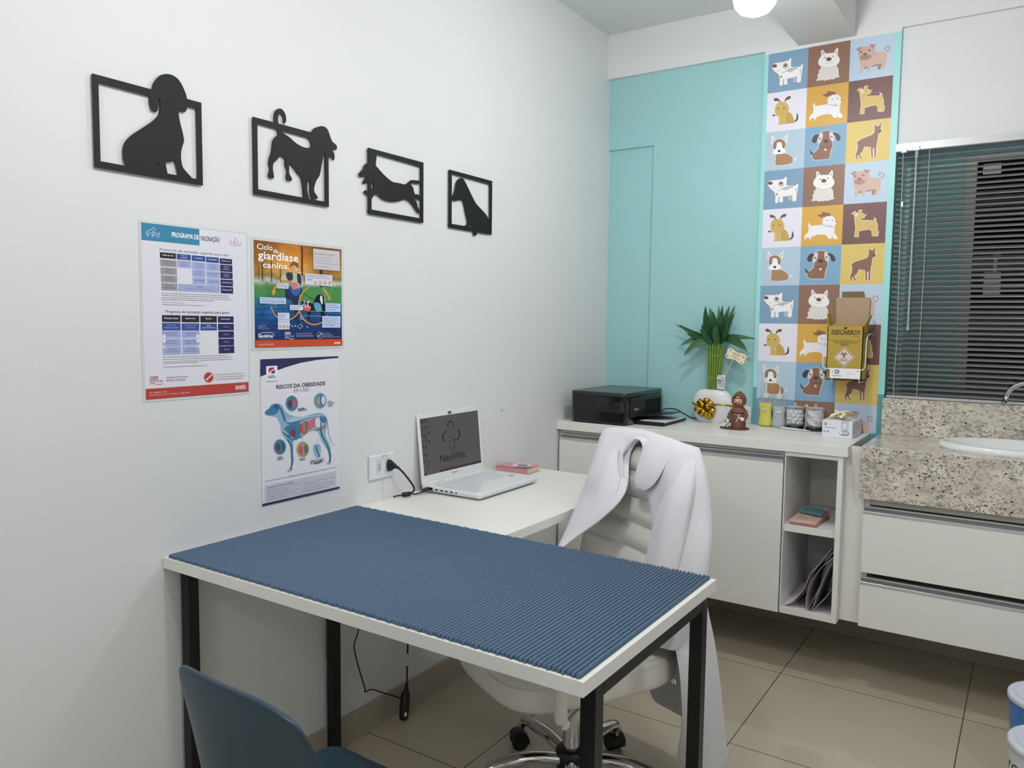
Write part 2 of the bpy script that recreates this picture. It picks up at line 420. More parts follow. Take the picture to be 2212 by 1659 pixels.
m.box(1.550, 1.600, 2.4515, 2.468, 1.93, 1.945)
build('window_catch', m, [mat('catch_white', (225, 225, 222), 0.35), M_ALU], wn, label='white catch plate')
m = MB(); m.box(1.568, 1.625, 2.436, 2.452, 1.452, 1.545, 0, 0.004)
m.lathe([(0.006, 0), (0.009, 0.01), (0.007, 0.035), (0.005, 0.05)], (1.603, 2.448, 1.543), 12)
m.cyl((1.607, 2.452, 1.606), 0.014, 0.012, 20, 1, 'y'); m.cyl((1.597, 2.432, 1.478), 0.004, 0.004, 10, 1, 'y')
build('window_lock', m, [MATS['catch_white'], mat('lock_dial', (130, 150, 160), 0.3)], wn, label='white lock on the middle rail')

# ---------------------------------------------------------------- wallpaper with nine printed dogs
def wallpaper():
    A = Art(fr_back(YB-0.00055), 0.00003)
    X0, Z0, TS, TW = 0.752, 2.4634, 0.1607, 0.1603
    C = {  # source corner coordinates of each drawn tile
     'A': [(137, 135), (637, 85), (613, 607), (118, 643)], 'B': [(118, 648), (613, 610), (592, 1128), (98, 1150)],
     'C': [(98, 1152), (592, 1130), (572, 1642), (80, 1652)], 'D': [(640, 82), (1192, 32), (1167, 568), (616, 605)],
     'E': [(613, 610), (1167, 570), (1143, 1100), (596, 1125)], 'F': [(596, 1127), (1143, 1102), (1115, 1625), (572, 1640)],
     'G': [(1195, 28), (1768, -8), (1745, 525), (1170, 565)], 'H': [(1170, 570), (1745, 527), (1718, 1072), (1145, 1097)],
     'I': [(1143, 1100), (1718, 1075), (1695, 1608), (1118, 1622)]}
    BG = dict(A='7E9FBC', B='E6E4F0', C='B4CADC', D='8E6A58', E='D8A94A', F='80A8C6', G='BACFE2', H='73504C', I='DCC06A')
    WH = 'F2F0EE'
    def tA(P, S_, E_, T):
        P([(440,455),(480,448),(475,520),(437,520)], 'B9BDC4'); P([(310,465),(380,470),(365,500),(330,490)], '9FB4C6')
        P([(345,240),(347,215),(357,238)], 'B9BDC4')
        P([(178,290),(205,262),(300,252),(378,240),(395,222),(411,208),(412,240),(408,290),(420,325),(505,330),(535,325),(557,293),(553,350),(545,400),(535,445),(530,518),(490,518),(495,450),(480,445),(380,462),(363,468),(362,533),(328,533),(330,480),(308,470),(305,540),(272,540),(278,480),(268,430),(262,400),(230,375),(195,335)], WH, 2)
        P([(360,372),(400,335),(505,332),(480,355),(450,360),(430,382),(400,385),(380,378)], 'BDBCC0', 2)
        S_([(298,392),(345,372),(388,345)], 9, 'A5B9CC'); E_((345,300), 38, 38, 'C6BDBA'); E_((342,290), 17, 18, '3B302E'); E_((336,284), 4, 4, 'FFFFFF'); E_((207,290), 33, 22, '66524C'); E_((290,437), 17, 18, 'C9A66A')
        S_([(240,370),(258,362),(272,345)], 4, 'A5A9B4'); P([(522,360),(545,352),(540,395),(528,430)], 'C6C9D2')
    def tB(P, S_, E_, T):
        P([(440,1035),(475,1000),(485,920),(503,975),(490,1022),(450,1042)], '5C4441', 2)
        P([(255,930),(300,945),(345,925),(375,895),(420,930),(445,1000),(448,1052),(245,1060),(260,1040)], 'C4A25C')
        P([(262,940),(290,935),(296,1055),(262,1057)], 'D6B870'); P([(305,940),(338,935),(338,1052),(308,1054)], 'D6B870')
        S_([(372,1048),(368,1010),(390,980)], 4, 'A98946', sm=2)
        P([(205,942),(214,920),(208,860),(225,800),(265,768),(310,765),(355,785),(382,840),(380,890),(350,930),(300,945),(240,937)], 'CDB064', 2)
        P([(264,772),(255,748),(215,753),(195,725),(215,710),(250,720),(272,745),(274,770)], '644A46', 2)
        P([(334,770),(335,740),(360,710),(398,698),(412,715),(385,742),(352,746),(346,765)], '644A46', 2)
        E_((193,932), 15, 13, '5A4340'); E_((247,851), 10, 10, '7A4A34'); E_((323,847), 10, 10, '7A4A34')
    def tC(P, S_, E_, T):
        for q in ([(175,1188),(163,1290),(195,1318),(218,1252)], [(369,1188),(308,1252),(335,1302),(365,1280)]): P(q, WH)
        P([(183,1215),(178,1285),(198,1298),(208,1255)], 'CFC9CB'); P([(358,1215),(318,1255),(335,1288),(352,1272)], 'CFC9CB')
        P([(440,1538),(460,1512),(485,1490),(475,1520),(450,1542)], WH)
        P([(225,1440),(330,1435),(400,1470),(435,1510),(430,1555),(390,1578),(220,1584),(222,1500)], 'AC8362', 2)
        S_([(265,1575),(280,1530),(262,1490)], 4, '936B4E', sm=2); S_([(350,1575),(345,1535),(365,1515)], 4, '936B4E', sm=2)
        P([(192,1360),(190,1300),(215,1262),(262,1248),(310,1262),(338,1300),(334,1350),(300,1390),(225,1390)], '9C7760', 2)
        P([(262,1285),(295,1298),(300,1350),(338,1400),(330,1432),(262,1442),(193,1432),(188,1400),(228,1350),(232,1298)], 'F4F3F6', 2)
        E_((205,1360), 9, 12, '4A4548'); E_((320,1355), 9, 12, '4A4548'); E_((262,1402), 19, 15, '2B2628')
    def tD(P, S_, E_, T):
        for q in ([(805,200),(803,140),(825,126),(872,190)], [(962,185),(1012,113),(1030,140),(1022,205)]): P(q, WH)
        P([(814,190),(815,150),(828,145),(855,185)], 'C9B9BC'); P([(980,180),(1010,138),(1016,155),(1008,195)], 'C9B9BC')
        P([(810,350),(1000,350),(1025,430),(1030,485),(1046,490),(1000,497),(960,516),(930,508),(900,520),(860,512),(850,528),(820,512),(738,517),(768,490),(758,450),(782,420),(770,385),(795,410)], 'E0DAD6', 2)
        S_([(855,440),(850,480),(862,505)], 3, 'C4BCB9'); S_([(905,400),(905,515)], 3, 'C4BCB9'); S_([(960,440),(965,480),(952,505)], 3, 'C4BCB9')
        P([(770,290),(785,240),(830,195),(905,182),(985,190),(1028,235),(1042,280),(1010,330),(905,360),(800,335)], 'F1EEEA', 3)
        S_([(800,342),(850,360),(905,366),(965,360),(1012,338)], 6, 'C2BBBB', sm=2)
        E_((905,255), 36, 26, '6E5148'); E_((855,232), 9, 9, '6A5750'); E_((960,223), 9, 9, '6A5750')
        S_([(848,300),(878,314),(907,297),(935,312),(964,296)], 4, 'A59C99', sm=2)
    def tE(P, S_, E_, T):
        P([(812,712),(880,700),(874,670),(985,688),(1005,735),(940,738),(860,744)], '85604E')
        P([(890,800),(905,750),(960,722),(1010,728),(1045,760),(1060,795),(1072,815),(1050,838),(1045,880),(1040,950),(1087,1013),(1033,1020),(992,965),(1017,1012),(968,1016),(930,970),(820,966),(730,1000),(722,1036),(708,1005),(668,1005),(652,1040),(653,985),(698,940),(705,872),(697,858),(711,813),(722,860),(780,853),(885,845)], 'EFEDF2', 2)
        S_([(890,845),(955,862),(1036,872)], 14, 'BFC7D0'); E_((988,853), 13, 13, '9DA6AE'); E_((988,853), 7, 7, 'DDE0E4')
        E_((950,782), 8, 8, '5F5C66'); E_((1018,777), 8, 8, '5F5C66'); E_((1068,803), 8, 9, '6E4038')
    def tF(P, S_, E_, T):
        P([(690,1485),(655,1452),(659,1404),(672,1440),(705,1468)], '3F393D', 2)
        P([(770,1400),(780,1340),(950,1335),(955,1370),(925,1450),(905,1548),(720,1552),(678,1520),(690,1470),(740,1432)], '8A6454')
        P([(780,1225),(720,1225),(678,1290),(700,1330),(740,1320),(755,1270),(788,1238)], '40383C', 2); P([(952,1213),(1020,1228),(1057,1280),(1045,1320),(1005,1317),(990,1260),(958,1238)], '40383C', 2)
        P([(768,1330),(765,1270),(785,1220),(825,1190),(870,1182),(925,1192),(960,1225),(968,1290),(950,1340),(925,1378),(800,1378)], '8A6454', 2)
        P([(772,1240),(812,1203),(826,1250),(800,1318),(772,1342),(764,1285)], 'D9D4D2', 2); P([(912,1208),(952,1212),(970,1285),(958,1332),(918,1290)], 'D9D4D2', 2)
        E_((788,1275), 13, 13, '3E3A40'); E_((942,1268), 13, 13, '3E3A40'); E_((792,1270), 4, 4, 'FFFFFF'); E_((946,1263), 4, 4, 'FFFFFF'); E_((865,1317), 32, 22, '4A2F2A')
        S_([(835,1352),(865,1360),(895,1350)], 4, '6A4A3E', sm=2); S_([(780,1390),(860,1396),(940,1386)], 13, '74503F'); E_((858,1425), 17, 18, 'EBD08F')
        S_([(790,1480),(795,1540)], 3, '78543F')
    def tG(P, S_, E_, T):
        S_([(1650,228),(1690,212),(1704,180),(1690,158),(1662,156),(1640,172),(1645,192),(1662,196)], 15, 'AE9692', sm=3)
        P([(1375,388),(1608,362),(1580,440),(1543,440),(1552,388),(1480,398),(1366,420)], '9C8077')
        P([(1310,290),(1490,205),(1560,215),(1640,225),(1668,275),(1652,380),(1625,438),(1590,437),(1607,370),(1480,382),(1440,450),(1408,449),(1418,395),(1370,385),(1345,457),(1310,460),(1332,385),(1318,340)], 'CFB2A2', 2)
        P([(1298,190),(1310,145),(1345,132),(1450,125),(1500,150),(1512,210),(1475,275),(1390,306),(1330,295),(1298,240)], 'CBAC9C', 2)
        P([(1264,150),(1346,122),(1345,148),(1300,190)], 'A98C82'); P([(1446,105),(1531,118),(1492,166),(1452,140)], 'A98C82')
        P([(1312,262),(1350,240),(1385,232),(1430,240),(1470,262),(1440,292),(1385,304),(1330,296)], 'A8877C', 2)
        S_([(1345,172),(1385,180),(1430,168)], 4, 'AE9186', sm=2); S_([(1385,240),(1387,268)], 4, '7E625A'); E_((1385,226), 28, 14, '7B625C'); E_((1330,195), 17, 14, '8A7C74'); E_((1440,185), 17, 14, '8A7C74'); E_((1330,195), 8, 8, '5D5450'); E_((1440,185), 8, 8, '5D5450')
    def tH(P, S_, E_, T):
        P([(1315,997),(1332,870),(1318,760),(1312,700),(1273,695),(1322,658),(1336,680),(1366,684),(1370,645),(1417,640),(1402,682),(1440,692),(1468,690),(1440,742),(1395,750),(1400,776),(1560,782),(1582,770),(1568,733),(1600,760),(1596,790),(1617,830),(1615,900),(1632,925),(1620,982),(1590,985),(1584,912),(1580,982),(1550,982),(1543,910),(1500,890),(1372,915),(1365,996)], 'D3B568')
        S_([(1500,890),(1530,880),(1560,850)], 4, 'AE9350', sm=2); S_([(1330,925),(1332,985)], 3, 'AE9350')
        E_((1343,705), 18, 23, 'F4F0E8'); E_((1346,703), 6, 8, '4A4442'); E_((1450,689), 11, 8, '4E3B36')
    def tI(P, S_, E_, T):
        P([(1498,1128),(1517,1166),(1563,1168),(1587,1120),(1590,1160),(1580,1205),(1597,1225),(1580,1258),(1555,1264),(1545,1330),(1525,1440),(1522,1562),(1502,1564),(1500,1445),(1480,1450),(1484,1564),(1463,1564),(1455,1430),(1370,1418),(1345,1480),(1308,1510),(1337,1567),(1318,1570),(1288,1520),(1275,1525),(1287,1570),(1268,1570),(1250,1520),(1275,1470),(1285,1390),(1268,1362),(1278,1352),(1320,1322),(1470,1275),(1500,1250),(1505,1190)], '86604F')
        P([(1560,1215),(1597,1226),(1580,1256),(1552,1256)], '6E4B3E')
    fn = dict(A=tA, B=tB, C=tC, D=tD, E=tE, F=tF, G=tG, H=tH, I=tI)
    cols = ['ABC', 'DEF', 'GHI']
    Zend = 1.0-0.0985
    for ci in range(3):
        for ri in range(10):
            k = cols[ci][ri % 3]; x0 = X0+ci*TW; z1 = Z0-ri*TS; full = z1-TS >= Zend
            z0 = max(z1-TS, Zend); A.H = None; A.L = 1
            A.raw([(x0, z0), (x0+TW, z0), (x0+TW, z1), (x0, z1)], [[0, 1, 2, 3]], BG[k], False)
            hm = homog(C[k], [(x0, z1), (x0+TW, z1), (x0+TW, z1-TS), (x0, z1-TS)])
            A.L = 2; A.H = (lambda p, h=hm: (h(p)[0], max(h(p)[1], Zend)))
            def P(pts, col, sm=0): A.poly(pts, col, sm)
            def S2(pts, w, col, sm=0): A.stroke(pts, w, col, sm=sm)
            def E2(c, rx, ry, col): A.ell(c, rx, ry, col, n=16)
            # thin pale outline first
            if full: fn[k](lambda p, c, sm=0: A.stroke(p, 12, 'ECE6DC', True, sm) if len(p) > 7 and k not in 'G' else None, lambda *a, **b: None, lambda *a: None, None)
            if full or k in 'DG': fn[k](P, S2, E2, None)
    m = MB(); m.box(X0, X0+3*TW, YB-0.0005, YB, Zend, Z0)
    A.build('wallpaper', material=M_PRINT, body=(m, 'D8D4CC'), loc=(X0, YB, Zend), label='wallpaper strip of coloured squares with cartoon dogs on the back wall', cat='wallpaper')
wallpaper()

# ================================================================ BLIND
def blind():
    r = root('venetian_blind', (1.26, 2.33, 1.05), 'grey metal venetian blind hanging half open over the dark window', 'blind')
    X0, X1 = 1.262, 2.80
    m = MB(); m.box(X0-0.003, X1, 2.306, 2.335, 2.004, 2.032, 0, 0.002); m.box(X0-0.004, X1, 2.303, 2.3065, 2.006, 2.0335, 0)
    build('headrail', m, mat('rail_metal', (188, 188, 191), 0.4, metal=0.4), r)
    m = MB(); zt, zb = 1.985, 1.072; n = 47
    for i in range(n):
        z = zt-(zt-zb)*i/(n-1); rows = []
        for x in (X0+0.004, X1-0.004):
            row = []
            for k in range(5):
                t = k/4-0.5; a = 0.46
                row.append((x, 2.320+t*0.025*math.cos(a), z+t*0.025*math.sin(a)+0.0022*(1-4*t*t)))
            rows.append(row)
        m.loft(rows, 0)
    s_ = build('slats', m, mat('slat_paint', (124, 126, 128), 0.4, metal=0.2), r); subsurf(s_, 0, 0.0006)
    m = MB(); m.box(X0+0.002, X1-0.002, 2.307, 2.333, 1.050, 1.062, 0, 0.003); build('bottom_rail', m, MATS['rail_metal'], r)
    for q, (xx, e) in enumerate(((1.375, 0), (2.1, 1), (2.65, 0))):
        m = MB(); m.tube([(xx, 2.3035, 2.005), (xx+0.001, 2.3055, 1.5), (xx-0.001, 2.304, 1.055)], 0.0009, 6)
        build('ladder_cord', m, mat('cord', (205, 208, 208), 0.6), r)
    m = MB(); m.tube(smooth([(1.285, 2.300, 2.004), (1.287, 2.298, 1.85), (1.290, 2.299, 1.6), (1.296, 2.298, 1.3), (1.292, 2.298, 1.15), (1.295, 2.298, 1.048)], 4, False), 0.0009, 6)
    build('pull_cord', m, MATS['cord'], r)
    m = MB(); m.box(1.286, 1.294, 2.294, 2.300, 1.792, 1.813, 0, 0.001); build('cord_clip', m, M_WHPL, r)
    m = MB(); m.tube([(1.332, 2.297, 1.99), (1.332, 2.296, 1.34)], 0.0036, 6); m.tube([(1.332, 2.296, 1.342), (1.332, 2.296, 1.318)], [0.004, 0.0062], 8); m.tube([(1.332, 2.297, 2.0), (1.332, 2.297, 1.975)], 0.006, 8)
    build('tilt_wand', m, mat('clear_acrylic', (235, 245, 245), 0.1, trans=0.7, ior=1.3), r, label='clear acrylic wand')
    for q in ((1.277, 1.297, 2.298, 2.3035, 1.998, 2.012), (1.318, 1.342, 2.297, 2.3035, 2.002, 2.018)):
        m = MB(); m.box(*q, 0, 0.002); build('cord_guide', m, M_ALU, r)
blind()

# ================================================================ BULBS
def bulb(x, y, z, label):
    top = 2.476 if x < 1.1 else H
    r = root('hanging_bulb', (x, y, z), label, 'lamp', )
    m = MB(); prof = [(0.0001, 0), (0.024, 0.003), (0.044, 0.012), (0.058, 0.030), (0.062, 0.05), (0.062, 0.085)]
    m.lathe([(a, b) for a, b in prof], (x, y, z), 32)
    build('bulb_globe', m, mat('lit_bulb', (255, 250, 244), 0.4, emit=(252, 252, 252), estr=BULB_POWER), r, label='glowing white bulb')
    m = MB(); m.lathe([(0.062, 0.086), (0.060, 0.11), (0.050, 0.135), (0.034, 0.15), (0.026, 0.17), (0.020, 0.185), (0.020, top-z-0.012), (0.045, top-z-0.010), (0.045, top-z)], (x, y, z), 24)
    build('lamp_socket', m, M_WHPL, r)
bulb(1.012, 1.27, 2.235, 'lit white bulb hanging from the ceiling beam near the dog wallpaper')
bulb(1.012, -0.02, 2.235, 'lit white bulb hanging from the ceiling beam over the blue matted table')
bulb(1.012, -1.95, 2.235, 'unseen fill bulb added on the ceiling beam farthest from the window wall')  # added out of view as fill for the chair back and shadows
bulb(2.65, -0.30, 2.235, 'unseen fill bulb added on the bare ceiling near the right wall')  # added out of view to brighten seat, floor and cabinet fronts

# ================================================================ FLOATING CABINETS AND WORKTOPS
def handle_profile(x0, x1, y, z, parent):
    """aluminium channel grip along the top edge of a door or drawer: lip, dark groove, lower lip"""
    m = MB()
    m.box(x0, x1, y-0.001, y+0.005, z-0.030, z-0.0190, 0, 0.0008)    # lower bright lip
    m.box(x0, x1, y+0.005, y+0.017, z-0.024, z-0.022, 1)
    m.box(x0, x1, y+0.0165, y+0.0185, z-0.0225, z-0.003, 1)
    m.box(x0, x1, y+0.006, y+0.0185, z-0.0065, z-0.002, 0)          # upper lip
    return build('handle', m, [M_ALU, mat('aluminium_groove_shade', (158, 158, 161), 0.45, metal=0.5)], parent, label='aluminium channel handle')  # groove metal is darkened to paint in the shade of the channel
wt = MB(); wt.box(0.001, 1.209, 1.893, YB, ZC-0.038, ZC, 0, 0.0008); wt.box(0.001, 0.734, YB, YR, ZC-0.038, ZC)
build('worktop', wt, M_LAM, loc=(0, 1.893, ZC-0.038), label='white laminate worktop running along the back wall under the printer and vase', cat='worktop')
def left_cabinet():
    r = root('hanging_cabinet', (0.5, 1.9, 0.24), 'white wall hung cabinet with two doors and an open cubby column under the white worktop', 'cabinet')
    z0, z1 = 0.242, ZC-0.0385; y0, y1 = 1.92, YR-0.002
    m = MB(); m.box(0.004, 0.986, y0, y1, z0, z0+0.018); m.box(0.004, 0.020, y0, y1, z0+.018, z1); m.box(0.492, 0.508, y0, y1, z0+.018, z1)
    m.box(0.020, 0.970, y1-0.006, y1, z0+.018, z1); m.box(0.970, 0.986, y0, 2.318, z0+.018, z1); m.box(0.02, 0.97, y0, y0+0.08, z1-0.016, z1)
    build('body', m, M_LAMI, r)
    for a, b in ((0.012, 0.496), (0.500, 0.983)):
        m = MB(); m.box(a, b, 1.900, 1.918, z0-0.001, 0.818, 0, 0.0006); d_ = build('door', m, M_LAM, r)
        handle_profile(a, b, 1.900, 0.846, d_)
    m = MB(); a, b = 0.988, 1.193; yb = 2.319
    m.box(a, a+0.004, 1.903, yb, z0, z1); m.box(b-0.018, b, 1.900, yb, z0, z1); m.box(a+.004, b-0.018, 1.902, yb, z0, z0+0.022)
    m.box(a+.004, b-0.018, 1.902, yb, z1-0.016, z1); m.box(a+.004, b-0.018, 1.915, yb, 0.556, 0.582); m.box(a+.004, b-.018, yb-0.006, yb, z0+.022, z1-.016)
    build('open_cubby', m, M_LAM, r)
    m = MB(); m.box(1.193, 1.262, 1.950, 1.966, 0.246, ZC-0.004); build('filler_panel', m, M_LAM, r)
left_cabinet()
def sink_cabinet():
    r = root('sink_cabinet', (1.9, 1.9, 0.25), 'white wall hung cabinet with two wide drawers under the granite sink counter', 'cabinet')
    m = MB(); m.box(1.266, 2.60, 1.930, 2.330, 0.256, 0.274); m.box(1.266, 1.284, 1.930, 2.330, .274, 0.712); m.box(2.582, 2.60, 1.930, 2.33, .274, 0.712); m.box(1.284, 2.582, 2.31, 2.33, .274, 0.712); m.box(1.284, 2.582, 1.935, 1.95, 0.694, 0.712)
    build('body', m, M_LAMI, r)
    for a, b in ((0.250, 0.434), (0.450, 0.692)):
        m = MB(); m.box(1.266, 2.60, 1.910, 1.928, a, b-0.028, 0, 0.0006); d_ = build('drawer', m, M_LAM, r)
        handle_profile(1.266, 2.60, 1.910, b, d_)
sink_cabinet()
m = MB(); m.box(1.250, 2.62, 1.900, 1.925, 0.718, 0.905, 0, 0.0015)
m.prism([[(1.250,1.925),(2.62,1.925),(2.62,2.336),(1.250,2.336)], [(1.708+.222*math.cos(2*PI*j/48), 2.115+.149*math.sin(2*PI*j/48)) for j in range(48)]], lambda u, v, n: Vector((u, v, .885+n)), 0.020)
m.box(1.253, 2.62, 2.305, 2.336, 0.905, 1.049, 0, 0.0015)
build('granite_counter', m, M_GRAN, loc=(1.25, 1.9, 0.718), label='speckled granite counter with deep front apron and backsplash holding the basin', cat='counter')
def basin():
    cx, cy, z = 1.708, 2.115, 0.905
    r = root('sink_basin', (cx, cy, z), 'white oval ceramic basin set in the granite counter', 'basin')
    m = MB(); P = [(0.90, -0.02), (1.0, 0.001), (1.01, 0.010), (0.985, 0.020), (0.93, 0.024), (0.88, 0.020), (0.82, 0.0), (0.70, -0.06), (0.5, -0.11), (0.2, -0.13), (0.03, -0.132)]
    rows = [[(cx+0.235*k*math.cos(t), cy+0.158*k*math.sin(t), z+h) for t in [2*PI*j/56 for j in range(56)]] for k, h in P]
    m.loft(rows, 0, True); build('bowl', m, mat('ceramic', (232, 233, 233), 0.1, coat=0.3), r)
    m = MB(); m.cyl((cx, cy, z-0.133), 0.02, 0.004, 20); build('drain', m, M_CHROME, r)
basin()
def faucet():
    r = root('faucet', (1.80, 2.285, 0.905), 'chrome gooseneck faucet curving over the white basin', 'faucet')
    m = MB(); pts = []
    for t in np.linspace(0, 1, 22):
        a = PI*(1-t); pts.append((1.735+0.066*math.cos(a), 2.24-0.02*math.cos(a)*1.0-0.03, 1.07+0.068*math.sin(a)))
    pts = [(1.664, 2.19, 1.062)]+pts[1:]+[(1.803, 2.20, 1.0), (1.804, 2.215, 0.94), (1.804, 2.22, 0.93)]
    m.tube(pts, [0.0095]+[0.0082]*(len(pts)-1), 14); build('spout', m, M_CHROME, r)
    m = MB(); m.lathe([(0.026, 0), (0.026, 0.004), (0.019, 0.012), (0.017, 0.05), (0.010, 0.056)], (1.804, 2.22, 0.906), 24)
    m.tube([(1.804, 2.22, 0.945), (1.86, 2.21, 0.955)], 0.006, 10); build('tap_body', m, M_CHROME, r)
faucet()

# ================================================================ EXAM TABLE, MAT, DESK
def exam_table():
    r = root('exam_table', (0.58, 0.32, 0), 'white topped table on black square steel legs carrying the blue ribbed mat', 'table')
    m = MB(); v = [(0.001, 0.0), (1.165, 0.0), (1.167, 0.633), (0.001, 0.655)]
    m.loft([[(x, y, 0.724) for x, y in v], [(x, y, 0.750) for x, y in v]], 0, True, True, False)
    o = build('tabletop', m, M_LAM, r); bevmod(o, 0.001, 1)
    for x, y in ((0.010, 0.040), (0.010, 0.520), (1.130, 0.055), (1.130, 0.570)):
        m = MB(); m.box(x, x+0.030, y, y+0.030, 0.0, 0.7235, 0, 0.001); build('leg', m, M_BLKMET, r)
    for x, a, b in ((0.010, 0.070, 0.520), (1.130, 0.085, 0.570)):
        m = MB(); m.box(x, x+0.030, a, b, 0.6935, 0.7235, 0, 0.001); build('rail', m, M_BLKMET, r)
    m = MB(); m.box(0.04, 1.13, 0.575, 0.595, 0.7035, 0.7235); build('rail', m, M_BLKMET, r)
exam_table()
def mat_ribbed():
    m = MB(); n = 121; x0, x1 = 0.012, 1.155; p = (x1-x0)/n; rad = p*0.435
    m.box(x0, x1, 0.010, 0.628, 0.7503, 0.7512, 0)
    for i in range(n):
        xc = x0+p*(i+0.5); yb = 0.655-0.022*(xc/1.165)-0.006+0.002*math.sin(i*1.7)
        ya = 0.006+0.0015*math.sin(i*2.3); rows = []
        for y, k in ((ya, 0.0), (ya+0.001, 0.8), (ya+0.003, 1), (yb-0.003, 1), (yb-0.001, 0.8), (yb, 0.0)):
            rows.append([(xc+rad*max(k, .3)*math.cos(t), y, 0.7512+0.0072*max(k, .3)*max(0, math.sin(t))**0.62) for t in [PI*j/9 for j in range(10)]])
        m.loft(rows, 0); 
        for q in (0, -1): m.add(rows[q], [list(range(10))])
    build('ribbed_mat', m, mat('blue_foam', (74, 98, 124), 0.5, noise=0.06, nscale=60, bump=0.2, bscale=500), loc=(0.58, 0.32, 0.7505), label='blue ribbed rubber mat covering the table in the foreground', cat='mat')
mat_ribbed()
def desk():
    r = root('desk', (0.28, 1.09, 0), 'white laminate desk against the left wall under the open laptop', 'desk')
    m = MB(); m.box(0.001, 0.565, 0.6565, 1.556, 0.722, 0.7500, 0, 0.0008); build('desktop', m, M_LAM, r)
    for y in (0.80, 1.35):
        m = MB(); m.box(0.001, 0.006, y, y+0.03, 0.52, 0.7215); m.box(0.006, 0.30, y+0.012, y+0.018, 0.70, 0.7215)
        build('wall_bracket', m, M_WHPL, r)
desk()

